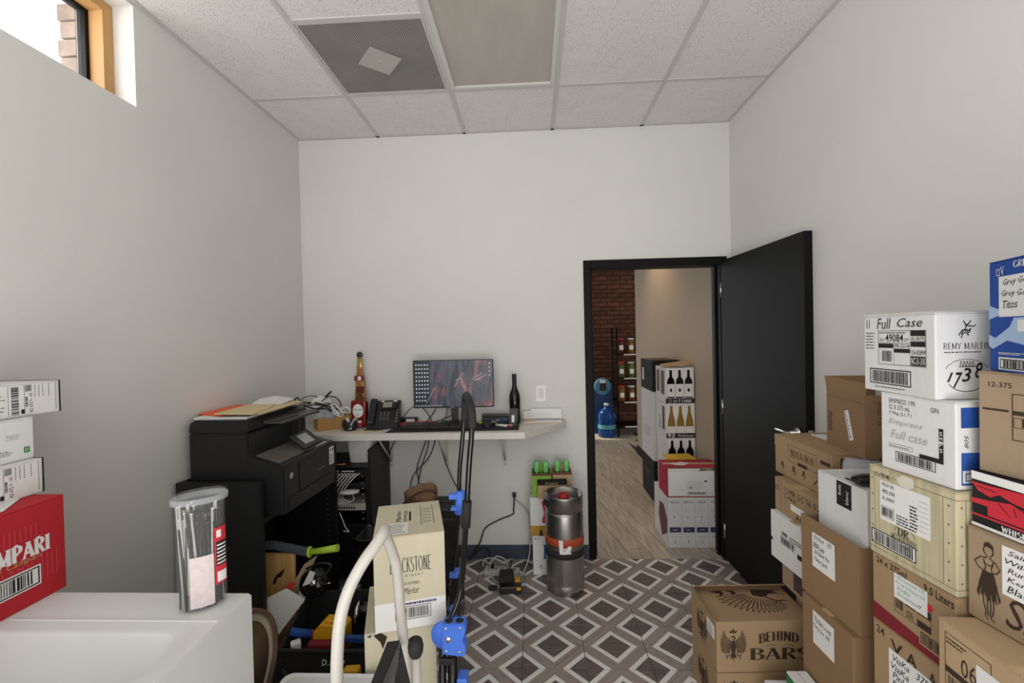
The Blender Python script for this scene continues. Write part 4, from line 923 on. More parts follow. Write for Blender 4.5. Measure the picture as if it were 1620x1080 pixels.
boxo('front_door',(PX+.0002,.12,.075),(PX+.004,.36,.205),BPLAS,pr,.0015);boxo('paper_drawer',(PX+.0002,.03,.008),(PX+.005,PY-.06,.068),BPLAS,pr,.0015)
boxo('door_seam',(PX+.0001,.112,.004),(PX+.0012,.117,.21),mat('seam_black','080808',.6),pr);boxo('drawer_pull',(PX+.004,.27,.122),(PX+.0052,.35,.1235),mat('light_scratch','a8a59e',.5),pr)
FP=Face((PX,0,0),(0,1,0),(0,0,1),(1,0,0))
p=Print(.001);p.quad(FP,[(.055+.0135*math.cos(2*PI*i/20),.165+.0135*math.sin(2*PI*i/20)) for i in range(20)]);p.obj('logo_disc',mat('logo_grey','c4c4c4',.4),pr)
Print(.0018).text(FP,'hp',.047,.156,.063,.174,shear=.2).obj('lettering',INK,pr)
p=Print(.001);p.rect(FP,.405,.11,.455,.205);p.obj('spec_label',PAPER,pr);p=Print(.0016);p.lines(FP,.412,.12,.448,.17,6,3);p.rect(FP,.412,.185,.424,.195);p.rect(FP,.434,.185,.448,.195);p.obj('label_print',INK,pr)
M_=Matrix.Translation((.385,.285,.262))@Matrix.Rotation(math.radians(38),4,'Y')
MB().box((-.055,-.075,-.006),(.05,.09,.008),None,.004,M_@Matrix.Translation((0,0,.018))).obj('control_panel',BPLAS,pr)
MB().box((-.036,-.04,.0085),(.028,.045,.0095),None,0,M_@Matrix.Translation((0,0,.018))).obj('touch_screen',mat('screen_off','a5a9a8',.15),pr)
MB().box((.386,.33,.2325),(.435,.43,.2345),None,0,Matrix.Identity(4)).obj('info_sticker',PAPER,pr)
boxo('panel_shoulder',(.355,.28,.205),(.455,PY-.004,.232),BPLAS,pr,.006)
boxo('side_vent',(.07,-.0012,.10),(.29,-.0002,.16),mat('vent_black','0a0a0a',.6),pr);boxo('side_cover',(.05,-.0022,.162),(.285,-.0002,.355),BPLAS,pr,.001)
# papers on printer
def sheet(name,label,pts,z,m,thick=.0012,cat='paper',group=None,parent=None):
    c=sum((Vector((x,y,0)) for x,y in pts),Vector())/len(pts)
    mb=MB();mb.poly([(x-c.x,y-c.y,0) for x,y in pts],None,thick,(0,0,1))
    o=mb.obj(name,m,parent,label,cat if label else None,group);o.location=(c.x,c.y,z);return o
def curled(name,label,pts,m,thick,cat='paper'):
    mb=MB();mb.poly(pts,None,thick,(0,0,1));bmesh.ops.triangulate(mb.bm,faces=mb.bm.faces[:]);return mb.obj(name,m,None,label,cat)
curled('white_sheets','small pile of white sheets under the folders on the printer lid',[(-1.585,1.985,1.2095),(-1.33,1.985,1.2095),(-1.33,2.30,1.2095),(-1.585,2.34,1.2095)],PAPER,.010)
curled('orange_folder','orange paper sticking out left of the manila folders on the printer',[(-1.622,2.06,1.2210),(-1.47,2.00,1.2205),(-1.42,2.2,1.2205),(-1.45,2.33,1.2205),(-1.618,2.33,1.2215)],ORANGE,.006)
curled('manila_folder','lower manila folder reaching to the far end of the printer lid',[(-1.42,2.03,1.2275),(-1.275,2.01,1.2275),(-1.285,2.41,1.2275),(-1.47,2.42,1.2275)],MANILA,.004,'folder')
curled('manila_folder','upper manila folder on top of the printer, turned slightly',[(-1.485,1.985,1.2325),(-1.29,1.97,1.2325),(-1.31,2.13,1.2325),(-1.36,2.26,1.2325),(-1.50,2.26,1.2325)],MANILA,.006,'folder')
curled('crumpled_sheet','crumpled white sheets at the back of the pile on the printer',[(-1.50,2.27,1.233),(-1.33,2.27,1.233),(-1.35,2.42,1.240),(-1.45,2.42,1.258),(-1.53,2.40,1.245)],PAPER,.004)
# ------------------------------------------------------------------ desk and what stands on it
ZD=.975
dk=empty('wall_desk','narrow white wall desk with an angled right end under the monitor','desk',(0,0,0))
m=MB();m.poly([(-1.623,2.705,ZD-.042),(-.06,2.70,ZD-.042),(.215,3.02,ZD-.042),(.218,3.083,ZD-.042),(-1.623,3.083,ZD-.042)],None,.042,(0,0,1))
bmesh.ops.bevel(m.bm,geom=list(m.bm.edges),offset=.0015,segments=1,affect='EDGES');m.obj('desk_top',DESKW,dk)
for x in (-1.016,-.622,-.21):
    m=MB();BM=mat('bracket_enamel','c9c6bf',.4);m.box((x-.013,3.079,.66),(x+.013,3.083,ZD-.0425),BM);m.box((x-.013,2.78,ZD-.0465),(x+.013,3.079,ZD-.0424),BM);m.tube([(x,3.077,.70),(x,2.81,ZD-.046)],.006,BM,6);m.lathe([(0,0),(.003,0),(.003,.002),(0,.002)],INK,8,M=Matrix.Translation((x,3.079,.672))@Matrix.Rotation(PI/2,4,'X'))
    m.obj('shelf_bracket',mat('bracket_enamel','c9c6bf',.4),dk)
def flatpoly(name,pts,z,m,thick,par=None,**k):
    mb=MB();mb.poly([(x,y,z) for x,y in pts],None,thick,(0,0,1));return mb.obj(name,m,par,**k)
e=flatpoly('desk_mat',[(-.94,2.735),(-.098,2.765),(-.10,3.03),(-.90,3.03)],ZD,RUBBER,.003,label='wide black desk mat under the keyboard and mouse',cat='desk mat')
# monitor
mo=empty('monitor','flat widescreen monitor with a dark red abstract wallpaper on the desk','monitor',(-.535,2.93,ZD+.003),.02)
boxo('housing',(-.270,0,.118),(.270,.03,.438),BPLAS,mo,.003)
boxo('screen_glass',(-.264,-.0012,.128),(.264,-.0002,.433),mat('screen','2c3036',.25,noise=.5,nscale=3,emit=.0,col2='20242c'),mo)
scr=MATS['screen'];FS=Face((-.264,-.0012,.128),(1,0,0),(0,0,1),(0,-1,0))
def em(n,c,s): return mat(n,c,.3,emit=s)
DI=mat('desk_image','4c525e',.3,emit=.3)
def wall_img(m):
    nt=m.node_tree;N=nt.nodes;L=nt.links;b=N['Principled BSDF'];tc=N.new('ShaderNodeTexCoord');mp=N.new('ShaderNodeMapping');mp.inputs['Rotation'].default_value=(0,.6,0);mp.inputs['Scale'].default_value=(9,1,3.2);L.new(tc.outputs['Object'],mp.inputs[0])
    n=N.new('ShaderNodeTexNoise');n.inputs['Scale'].default_value=1.6;n.inputs['Detail'].default_value=4;n.inputs['Distortion'].default_value=1.2;L.new(mp.outputs[0],n.inputs['Vector'])
    r=N.new('ShaderNodeValToRGB');e=r.color_ramp.elements;e[0].position=.35;e[0].color=lin('2c323d');e[1].position=.75;e[1].color=lin('a08a92')
    for p_,c_ in ((.48,'454b57'),(.57,'5a4f59'),(.62,'8a4a48'),(.68,'6d6470')): x=e.new(p_);x.color=lin(c_)
    L.new(n.outputs['Fac'],r.inputs[0]);L.new(r.outputs[0],b.inputs['Base Color']);L.new(r.outputs[0],b.inputs['Emission Color'])
wall_img(DI)
Print(.0003).rect(FS,0,0,.528,.305).obj('desktop_image',DI,mo)
p=Print(.0006)
for pts in ([(.16,.21),(.185,.235),(.18,.18),(.165,.15)],[(.19,.125),(.205,.135),(.215,.09),(.205,.06),(.19,.07),(.185,.10)],[(.28,.16),(.30,.17),(.305,.13),(.285,.12)]): p.poly(FS,pts)
p.obj('wallpaper_petals',em('petal_red','74474d',.3),mo)
p=Print(.0008)
for st in ([(.27,.13),(.33,.22)],[(.39,.18),(.46,.22)],[(.40,.17),(.45,.19)],[(.42,.17),(.49,.21)],[(.08,.02),(.14,.13)],[(.28,.17),(.32,.20)]): p.stroke(FS,st,.005)
p.obj('wallpaper_streaks',em('streak_grey','8c8f98',.3),mo)
Print(.0005).rect(FS,0,.012,.105,.305).obj('icon_field',em('icon_dark','24262e',.3),mo)
p=Print(.0010)
for i in range(5):
    for j in range(10):
        if j>7 and i>3: continue
        p.rect(FS,.012+i*.019,.275-j*.0265,.021+i*.019,.284-j*.0265)
for j in range(4): p.rect(FS,.505,.28-j*.026,.512,.288-j*.026)
for j in range(16): p.rect(FS,.012+j*.011,.004,.016+j*.011,.009)
p.obj('desktop_icons',em('icon_white','c8ccd4',.5),mo)
boxo('stand_neck',(-.022,.03,.01),(.022,.05,.26),BPLAS,mo,.003);boxo('stand_front',(-.021,.022,.0302),(.021,.0298,.30),BPLAS,mo,.002)
boxo('stand_base',(-.11,.030,0),(.11,.13,.010),BPLAS,mo,.003)
Print(.0006).text(Face((-.264,0,.118),(1,0,0),(0,0,1),(0,-1,0)),'acer',.245,.002,.268,.008).obj('lettering',PAPER,mo)
# keyboard
kb=empty('keyboard','black full-size keyboard lying on the desk mat below the monitor','keyboard',(-.647,2.885,ZD+.003),.03)
boxo('keyboard_body',(-.22,-.072,0),(.22,.072,.016),BPLAS,kb,.004)
R=random.Random(2);kp=MB().box((0,0,0),(.0165,.0165,.008),None,.001).obj('key',BPLAS,kb);first=True
for rr_ in range(6):
    for c in range(21):
        if c in (15,) : continue
        o=kp if first else kp.copy()
        if not first: COL.objects.link(o);o.parent=kb
        first=False;o.location=(-.212+c*.0202,-.063+rr_*.0205,.0155)
# mouse
ms=empty('computer_mouse','black computer mouse on the mat right of the keyboard','mouse',(-.305,2.88,ZD+.003))
mb=MB();g=bmesh.ops.create_uvsphere(mb.bm,u_segments=20,v_segments=12,radius=1)
for q in g['verts']: q.co=Vector((q.co.x*.031,q.co.y*.054,max(q.co.z,0)*.034*(1-.25*q.co.y)))
for f in mb.bm.faces: f.smooth=True
mb.obj('mouse_body',mat('mouse_grey','2b2d33',.4),ms);MB().tube([(-.003,-.032,.025),(.003,-.032,.025)],.006,None,8).obj('scroll_wheel',RUBBER,ms)
# wine bottle + cup
def bottle(label,loc,prof,mats,name='wine_bottle',cat='bottle',group=None):
    e=empty(name,label,cat,loc,0,group)
    MB().lathe(prof,None,24).obj('glass_body',mats[0],e);return e
bt=bottle('dark wine bottle with a blue-black neck foil, right of the monitor',(-.128,2.975,ZD),[(0,.004),(.032,0),(.0375,.004),(.0375,.175),(.034,.20),(.020,.235),(.0145,.26),(.0135,.30),(.0135,.325),(0,.325)],[DGLASS])
MB().lathe([(.0148,.252),(.0150,.325),(.0155,.326),(.0155,.334),(.014,.336),(0,.336)],None,24).obj('neck_foil',mat('foil','1c2030',.4),bt)
cp=empty('drinking_cup','clear ribbed plastic cup in front of the wine bottle','cup',(-.138,2.89,ZD+.003))
MB().lathe([(0,0),(.026,0),(.0275,.004),(.036,.105),(.038,.107),(.038,.110),(.035,.110),(.025,.006),(0,.005)],None,24).obj('cup_body',CPLAS,cp)
boxo('cup_sticker',(-.008,-.0345,.03),(.010,-.0335,.075),PAPER,cp)
# receipt tray / card reader behind
cr=empty('card_terminal','dark low card terminal lying right of the keyboard behind the cup','device',(-.25,2.99,ZD),0)
boxo('terminal_body',(-.10,-.05,0),(.08,.05,.05),BPLAS,cr,.006);boxo('terminal_screen',(-.01,-.0512,.008),(.072,-.0502,.044),mat('teal_screen','243a44',.2),cr);p=Print(.0014);FC=Face((-.10,-.051,0),(1,0,0),(0,0,1),(0,-1,0))
for q in range(5): p.rect(FC,.06+q*.008,.015+(q%2)*.008,.065+q*.008,.021+(q%2)*.008)
p.rect(FC,.10,.030,.112,.035);p.obj('buttons',PAPER,cr)
boxo('terminal_shelf',(-.105,-.03,.0502),(.085,.05,.060),BPLAS,cr,.003)
# yellow/white/red small stuff
sheet('red_cloth','crumpled red cloth behind the left end of the keyboard',[(-.93,2.93),(-.86,2.995),(-.72,3.01),(-.68,2.992),(-.70,2.989),(-.87,2.965)],ZD+.0032,mat('red_cloth','c8403a',.8),.016,'cloth')
sheet('lime_tag','lime green paper strip right of the keyboard',[(-.385,2.99),(-.345,3.0),(-.335,2.975),(-.37,2.97)],ZD+.0032,LIME,.012,'tag')
e=empty('marker_pen','white and red marker pen lying on the mat near the mouse','pen',(-.20,2.86,ZD+.0095),-.5)
MB().tube([(-.06,0,0),(.03,0,0)],.006,None,10).obj('pen_barrel',WCABLE,e);MB().tube([(.0305,0,0),(.06,0,0)],.0062,None,10).obj('pen_cap',RED,e)
e=empty('thin_pen','thin white and red pen beside the thicker marker','pen',(-.19,2.90,ZD+.0075),-.35)
MB().tube([(-.07,0,0),(.05,0,0)],.004,None,8).obj('pen_barrel',PAPER,e);MB().tube([(.0505,0,0),(.065,0,0)],[.004,.001],None,8).obj('pen_tip',RED,e)
# papers at right end
R=random.Random(3)
for k,(lb,mt) in enumerate((('lowest manila envelope in the pile at the right end of the desk',MANILA),('white sheets on the manila envelope at the right end of the desk',PAPER),('tan clipped papers on top of the pile at the desk right end',mat('tan_paper','cdbb98',.7)))):
    a=R.uniform(-.03,.03);x0_,x1_=(-.075,.19) if k<2 else (-.07,.02)
    sheet('paper_pile' if k!=0 else 'manila_envelope',lb,[(x0_+.003*k,2.955-a*.3),(x1_-.004*k,2.985),(x1_-.006*k,3.07),(x0_+.002*k,3.07)],ZD+.006*k+.0002,mt,.0055)
ps=empty('propped_sheets','printed white sheets propped against the wall at the right end of the desk','paper',(0,0,0))
for k,(x0_,x1_,zz_) in enumerate(((-.075,.11,.052),(-.02,.19,.068))):
    MB().box((x0_,0,0),(x1_,.0015,zz_),None,0,Matrix.Translation((0,3.048-.004*k,ZD+.0185))@Matrix.Rotation(-.3,4,'X')).obj('sheet',PAPER,ps)
p=Print(.001);FQ=Face((-.075,3.045,ZD+.022),(1,0,0),(0,math.sin(.3),math.cos(.3)),(0,-1,0));p.lines(FQ,.03,.012,.22,.045,3,4,.12);p.obj('label_print',GREYP,ps)
# switch plate and outlet
sw=empty('light_switch','white rocker light switch plate on the back wall right of the bottle','switch',(.052,YB,1.163))
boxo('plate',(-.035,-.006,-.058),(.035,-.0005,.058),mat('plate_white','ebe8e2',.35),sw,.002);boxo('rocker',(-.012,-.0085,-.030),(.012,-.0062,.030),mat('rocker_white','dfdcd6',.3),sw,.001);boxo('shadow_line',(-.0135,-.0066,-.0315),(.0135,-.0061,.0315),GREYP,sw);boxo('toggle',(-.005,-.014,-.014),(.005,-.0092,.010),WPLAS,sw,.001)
ol=empty('wall_outlet','white duplex outlet plate low on the back wall with plugs in it','outlet',(-.150,YB,.447))
boxo('plate',(-.036,-.006,-.060),(.036,-.0005,.060),WPLAS,ol,.002);boxo('socket',(-.017,-.0085,-.032),(.017,-.0062,.032),WPLAS,ol,.001)
def cable(name,label,pts,r,m,smooth=6,cat='cable',group=None): return MB().tube(pts,r,None,6,smooth=smooth).obj(name,m,None,label,cat,group)
# phone
ph=empty('desk_phone','black office desk phone with handset on the left of the monitor','phone',(-1.02,2.92,ZD),.12)
prism_m=MB();prism_m.poly([(-.085,-.085,0),(-.085,.06,0),(-.085,.085,.165),(-.085,.055,.17),(-.085,-.085,.025)],None,.20,(1,0,0));bmesh.ops.bevel(prism_m.bm,geom=list(prism_m.bm.edges),offset=.004,segments=2,affect='EDGES');prism_m.obj('phone_base',BPLAS,ph)
nrm=Vector((0,-.145,.14)).normalized();sl=Vector((0,.14,.145)).normalized()
FPh=Face((-.085,-.085,.025),(1,0,0),sl,nrm)
mb=MB();q=[FPh.p(u,v_,.001) for u,v_ in ((.075,.125),(.185,.125),(.185,.19),(.075,.19))];mb.poly(q,None,.012,nrm).obj('display_housing',BPLAS,ph)
Print(.014).rect(FPh,.09,.135,.15,.178).obj('display',mat('lcd','8d9189',.2),ph)
p=Print(.0145);p.rect(FPh,.075,.179,.095,.188);p.rect(FPh,.155,.179,.183,.188);p.obj('display_label',PAPER,ph)
kk=MB()
for i in range(3):
    for j in range(4):
        c=FPh.p(.085+i*.022,.045+j*.018,.0012);kk.lathe([(0,.003),(.007,.003),(.0075,0)],None,8,M=Matrix.Translation(c)@nrm.to_track_quat('Z','Y').to_matrix().to_4x4())
kk.obj('keypad',mat('key_grey','5a5a5a',.5),ph)
kk=MB()
for j in range(5):
    c=FPh.p(.188,.03+j*.022,.0012);kk.lathe([(0,.002),(.005,.002),(.005,0)],None,8,M=Matrix.Translation(c)@nrm.to_track_quat('Z','Y').to_matrix().to_4x4())
kk.obj('line_keys',mat('key_pale','aaaaaa',.5),ph)
hs=MB()
o0=FPh.p(.028,.0,.02);o1=FPh.p(.028,.20,.02)
hs.box((-.022,-.1,-.010),(.022,.1,.012),None,.008,Matrix.Translation((o0+o1)/2)@Matrix.Rotation(math.radians(46),4,'X'))
for oo in (FPh.p(.028,.025,.01),FPh.p(.028,.18,.01)): hs.lathe([(0,-.012),(.021,-.012),(.022,0),(.020,.014),(0,.014)],None,16,M=Matrix.Translation(oo)@Matrix.Rotation(math.radians(46),4,'X'))
hs.obj('handset',mat('handset_black','1f2229',.3),ph)
cable('coiled_cable','black coiled handset cord lying in front of the phone',[(-1.10+.0,2.80,ZD+.008)]+[(-1.10+.005*k,2.80+.004*math.sin(k*1.8)+.01*math.sin(k*.3),ZD+.008+.003*math.cos(k*1.8)) for k in range(1,26)],.0035,BCABLE,2)
# tequila bottle and tall beer-bottle standee
tq=empty('tequila_bottle','squat red bottle with an oval white label, at the left end of the desk','bottle',(-1.175,2.925,ZD))
m=MB();m.box((-.052,-.030,.0),(.052,.030,.185),None,.014);m.obj('glass_body',mat('red_glass','7a1d16',.1,noise=.2,nscale=10),tq)
MB().lathe([(.026,.184),(.024,.196),(.017,.20),(.017,.222),(0,.222)],None,16).obj('stopper',mat('dark_cork','4d2a18',.5),tq)
FQ=Face((-.052,-.0302,0),(1,0,0),(0,0,1),(0,-1,0))
p=Print(.0006);p.quad(FQ,[(.052+.036*math.cos(2*PI*i/24),.115+.046*math.sin(2*PI*i/24)) for i in range(24)]);p.rect(FQ,.03,.012,.075,.05);p.obj('paper_label',PAPER,tq)
p=Print(.0012);p.text(FQ,'Don Julio',.022,.112,.082,.132,shear=.4);p.lines(FQ,.035,.088,.07,.096,1,4);p.obj('lettering',INK,tq)
Print(.001).rect(FQ,.030,.0135,.075,.035).obj('label_stripe',RED,tq)
bs=empty('bottle_display','tall printed amber bottle-shaped display standing behind the red bottle','display',(-1.195,3.0,ZD))
prof=[(0,0),(.045,0),(.048,.01),(.040,.215),(.0315,.315),(.0225,.375),(.0165,.44),(.0145,.475)]
MB().lathe(prof,None,20,sy=.35).obj('bottle_shape',mat('amber_print','a06a28',.35,noise=.45,nscale=12,stretch=(5,5,1)),bs)
MB().lathe([(.0225,.400),(.0215,.405),(.0165,.476),(.0,.476)],None,16,sy=.45).obj('gold_foil',mat('gold_foil','b09a5a',.3,metal=.7),bs)
MB().lathe([(.017,.474),(.021,.475),(.0225,.484),(.020,.496),(.010,.505),(0,.506)],None,18,sy=.5).obj('cap',mat('cap_dark','34302d',.3),bs)
boxo('neck_label',(-.036,-.0175,.307),(.033,-.0125,.343),mat('neck_red','7a2b28',.5),bs,.001);boxo('neck_emblem',(-.010,-.0185,.311),(.012,-.0176,.338),PAPER,bs)
boxo('body_label',(-.022,-.0172,.222),(.030,-.0145,.268),mat('dark_red_label','57221f',.5),bs,.001)
# tape dispenser/paper cup holder at front
td=empty('card_holder','small dark cup holding folded white cards in front of the red bottle','holder',(-1.205,2.83,ZD))
MB().lathe([(0,0),(.038,0),(.048,.025),(.050,.062),(.047,.062),(.044,.025),(0,.006)],None,18,sy=.8).obj('cup_body',BPLAS,td)
MB().box((-.002,-.035,.01),(.002,.035,.095),None,0,Matrix.Rotation(.5,4,'Y')).obj('card',PAPER,td);MB().box((-.004,-.035,.01),(.004,.03,.09),None,0,Matrix.Translation((.018,0,0))@Matrix.Rotation(-.4,4,'Y')@Matrix.Rotation(.3,4,'Z')).obj('card',PAPER,td)
sheet('loose_note','cream note sheet lying on the desk in front of the phone',[(-1.22,2.775),(-1.05,2.72),(-.97,2.80),(-1.16,2.80)],ZD+.0002,MANILA,.0012)
# wooden tray with cables
CX,CY,CA=-1.405,2.800,.62
wb=empty('wooden_tray','low open wooden crate full of cables and papers at the left end of the desk','crate',(CX,CY,ZD),CA)
Lt,Wt,Ht=.235,.155,.085
boxo('side_board',(-.0,-.0,0),(Lt,.010,Ht),WOOD,wb,.001);boxo('side_board',(0,Wt-.010,0),(Lt,Wt,Ht),WOOD,wb,.001);boxo('end_board',(0,.0102,0),(.010,Wt-.0102,Ht),WOOD,wb,.001);boxo('end_board',(Lt-.010,.0102,0),(Lt,Wt-.0102,Ht),WOOD,wb,.001);boxo('bottom_board',(.0102,.0102,0),(Lt-.0102,Wt-.0102,.006),WOOD,wb)
R=random.Random(5)
ct=empty('cable_tangle','tangle of black cables piled over the wooden crate','cable',(0,0,0))
for P_,r_ in (([(-1.60,2.87,1.133),(-1.59,2.87,1.172),(-1.575,2.87,1.188),(-1.554,2.87,1.17),(-1.503,2.87,1.149),(-1.447,2.87,1.152),(-1.383,2.87,1.134),(-1.319,2.87,1.112),(-1.264,2.87,1.094)],.0045),
 ([(-1.59,2.93,1.146),(-1.575,2.93,1.160),(-1.56,2.93,1.183),(-1.498,2.93,1.191),(-1.454,2.93,1.177),(-1.41,2.93,1.181)],.0028),([(-1.41,2.93,1.181),(-1.37,2.93,1.219)],.0065),
 ([(-1.585,2.83,1.135),(-1.534,2.83,1.128),(-1.448,2.83,1.146),(-1.376,2.83,1.136),(-1.322,2.83,1.106),(-1.30,2.85,1.09)],.0045),([(-1.44,2.9,1.143),(-1.409,2.9,1.168),(-1.374,2.9,1.189),(-1.331,2.9,1.184),(-1.30,2.9,1.154),(-1.29,2.9,1.12)],.004),
 ([(-1.504,2.84,1.145),(-1.51,2.84,1.111),(-1.489,2.85,1.078)],.004),([(-1.455,2.84,1.092),(-1.412,2.84,1.118),(-1.369,2.84,1.114),(-1.33,2.86,1.085)],.0045),([(-1.54,2.85,1.15),(-1.46,2.86,1.115),(-1.40,2.85,1.125),(-1.35,2.87,1.14),(-1.30,2.88,1.11)],.004),([(-1.50,2.86,1.16),(-1.42,2.88,1.14),(-1.36,2.86,1.15),(-1.31,2.87,1.12),(-1.28,2.9,1.08)],.0035)):
    MB().tube(P_,r_,None,6,smooth=5).obj('cable_loop',BCABLE,ct)
wc=empty('charging_cord','coiled white charging cord hanging over the wooden crate corner','cord',(0,0,0))
for P_ in ([(-1.317,2.80,1.15),(-1.297,2.80,1.125),(-1.302,2.80,1.1),(-1.277,2.80,1.079),(-1.243,2.80,1.074),(-1.238,2.80,1.099),(-1.263,2.80,1.124),(-1.292,2.80,1.15),(-1.309,2.80,1.138),(-1.289,2.80,1.104),(-1.26,2.80,1.079)],[(-1.31,2.805,1.135),(-1.285,2.805,1.11),(-1.262,2.805,1.088),(-1.25,2.805,1.105),(-1.28,2.805,1.135)],[(-1.246,2.80,1.118),(-1.22,2.80,1.13),(-1.195,2.80,1.121),(-1.188,2.80,1.1),(-1.209,2.80,1.092),(-1.234,2.80,1.101)]):
    MB().tube(P_,.0042,None,6,smooth=5).obj('cord_loop',WCABLE,wc)
for k,(x,y,z,sx,sy,sz_,lb,mt) in enumerate(((-1.43,2.93,1.10,.075,.05,.085,'crumpled white plastic bag rising out of the wooden crate',PAPER),(-1.37,2.86,1.075,.065,.035,.04,'grey bubble pouch lying at the front of the wooden crate',mat('pouch_grey','a9acb4',.3)))):
    mb=MB();bmesh.ops.create_icosphere(mb.bm,subdivisions=3,radius=1)
    for q in mb.bm.verts:
        n_=mn.noise(q.co*1.3+Vector((k*5,0,0)))*.45+mn.noise(q.co*3.5)*.25;q.co=Vector((q.co.x*sx,q.co.y*sy,q.co.z*sz_))*(1+n_)
    o=mb.obj('plastic_pouch',mt,None,lb,'bag');o.location=(x,y,z);o.rotation_euler=(0,0,.6)
e=empty('black_adapter','flat black adapter resting on the cables behind the printer','adapter',(-1.555,2.80,1.118),.5)
MB().box((-.05,-.025,0),(.05,.025,.018),None,.003,Matrix.Rotation(.25,4,'Y')).obj('adapter_body',BPLAS,e)
# monitor cables on desk and below
for k,pts in enumerate(([(-.915,3.0,ZD+.03),(-.86,3.03,ZD+.10),(-.80,3.05,ZD+.12),(-.74,3.05,ZD+.06),(-.72,3.06,ZD+.01)],[(-.66,3.03,ZD+.14),(-.70,3.05,ZD+.07),(-.75,3.06,ZD+.01)],[(-.60,3.03,ZD+.13),(-.61,3.05,ZD+.05),(-.64,3.06,ZD+.01)],[(-.55,3.045,ZD+.06),(-.62,3.03,ZD+.03),(-.70,3.02,ZD+.01)])):
    cable('monitor_cable',('thin black cable arching from the phone side to the monitor','left of the two thin cables dropping from the monitor to the desk','thin black cable dropping just left of the monitor stand','thin black cable lying low across the desk behind the keyboard')[k],pts,.003,BCABLE,group='cables behind the monitor')
e=empty('power_brick','small black adapter with a white label right of the phone','adapter',(-.855,3.03,ZD));boxo('brick_body',(-.07,-.02,0),(.045,.02,.042),BPLAS,e,.004);boxo('brick_label',(-.03,-.0212,.012),(.03,-.0202,.034),PAPER,e)
for k,pts in enumerate(([(-.735,3.055,ZD-.036),(-.76,3.06,.85),(-.83,3.06,.66),(-.82,3.05,.55),(-.86,3.04,.42),(-.95,2.95,.25)],[(-.73,3.06,ZD-.036),(-.75,3.06,.80),(-.80,3.065,.66),(-.84,3.06,.50),(-.90,3.04,.40)],[(-.71,3.065,ZD-.036),(-.70,3.065,.84),(-.75,3.065,.72),(-.86,3.06,.60),(-.90,3.05,.45),(-.97,2.97,.38)],[(-.70,3.07,ZD-.036),(-.66,3.07,.80),(-.60,3.06,.62),(-.52,3.02,.50),(-.44,2.95,.52)],[(-.76,3.07,ZD-.036),(-.90,3.06,.90),(-.985,3.05,.84),(-1.02,3.0,.70),(-1.01,2.9,.5)])):
    cable('hanging_cable',('black cable hanging left of the bundle under the desk, reaching lowest','inner black cable of the bundle hanging under the desk','black cable of the hanging bundle that bows out to the right','separate thin black cable hanging right of the bundle toward the hand truck','black cable arching from the desk underside down over the network rack')[k],pts,.0035,BCABLE,group='cables hanging under the desk')

# ------------------------------------------------------------------ network rack under the desk
rk=empty('network_rack','black wall-mounted network rack full of white patch cables under the desk','rack',(-1.50,2.72,.39))
RW=.47;RH=.375
boxo('rack_side',(RW-.02,.0,-.02),(RW,.36,RH+.11),BLACK,rk,.001);boxo('rack_side',(0,0,.0),(.02,.36,RH),BLACK,rk,.001);boxo('rack_back',(.02,.335,0),(RW-.02,.36,RH),BLACK,rk);boxo('rack_top',(.02,0,RH-.006),(RW-.02,.335,RH),BLACK,rk);boxo('rack_rail',(RW-.04,.0,0),(RW-.0202,.004,RH-.006),BPLAS,rk);boxo('lower_cabinet',(.022,.04,-.33),(.43,.33,-.001),BLACK,rk,.002)
boxo('patch_panel',(.022,.002,.315),(RW-.042,.02,.36),BPLAS,rk,.001);boxo('switch_unit',(.022,.002,.235),(RW-.042,.2,.275),BPLAS,rk,.001);boxo('gateway_unit',(.022,.002,.10),(RW-.042,.2,.145),WMET,rk,.002)
p=Print();FK=Face((.022,.002,.1),(1,0,0),(0,0,1),(0,-1,0))
for k in range(8): p.rect(FK,.215+k*.016,.010,.226+k*.016,.024)
p.obj('ports',INK,rk);p=Print(.001)
for k in (1,2,4): p.rect(FK,.216+k*.016,.011,.225+k*.016,.023)
p.obj('port_lights',DKRED,rk)
FK2=Face((.022,.0,.315),(1,0,0),(0,0,1),(0,-1,0));p=Print(.0);p.rect(FK2,.17,.030,.24,.036);p.rect(FK2,.26,.030,.34,.036);p.rect(FK2,.26,-.001,.35,.002);p.obj('label_strip',PAPER,rk)
m=MB()
for k in range(8): m.tube([(RW-.055,-.001,.05+k*.038),(RW-.055,-.004,.05+k*.038)],.003,None,6)
m.obj('rail_screw',PAPER,rk)
p0=None
for k in range(10):
    x=.20+k*.022
    pts=[(x,-.002,.335),(x-.012,-.03,.33),(x-.05-.002*k,-.045,.27),(x-.065-.004*k,-.04,.20),(x-.055,-.02,.165)]
    MB().tube(pts,.0035,None,6,smooth=5).obj('patch_cable',WCABLE,rk)
boxo('cable_clip',(.12,-.03,.150),(.30,-.004,.162),PAPER,rk,.002)
e=empty('wireless_puck','round white wireless access point hanging in front of the rack','router',(-1.50+.355,2.72-.068,.39+.232),0);MB().lathe([(0,.0),(.055,.002),(.062,.010),(.058,.018),(0,.024)],None,28,M=Matrix.Rotation(-.15,4,'X')).obj('puck_body',WPLAS,e)
MB().tube([(-.0,.02,-.0),(.03,0,-.035),(-.02,-.01,-.055),(-.06,0,-.04)],.003,None,6,smooth=5).obj('puck_cord',WCABLE,e)
cable('dangling_cable','white network cord dangling below the rack with its plug',[(-1.23,2.70,.485),(-1.21,2.69,.45),(-1.185,2.68,.40),(-1.165,2.68,.375),(-1.20,2.68,.38)],.0035,WCABLE)
cable('network_cable','short yellow network cord lying on top of the rack',[(-1.27,2.74,.773),(-1.24,2.73,.78),(-1.21,2.75,.775),(-1.23,2.78,.772)],.003,YEL)
rt_=empty('white_router','tall white tapered mesh router on the network rack under the desk','router',(-1.135,2.86,.7665));
m=MB();bm=m.bm;
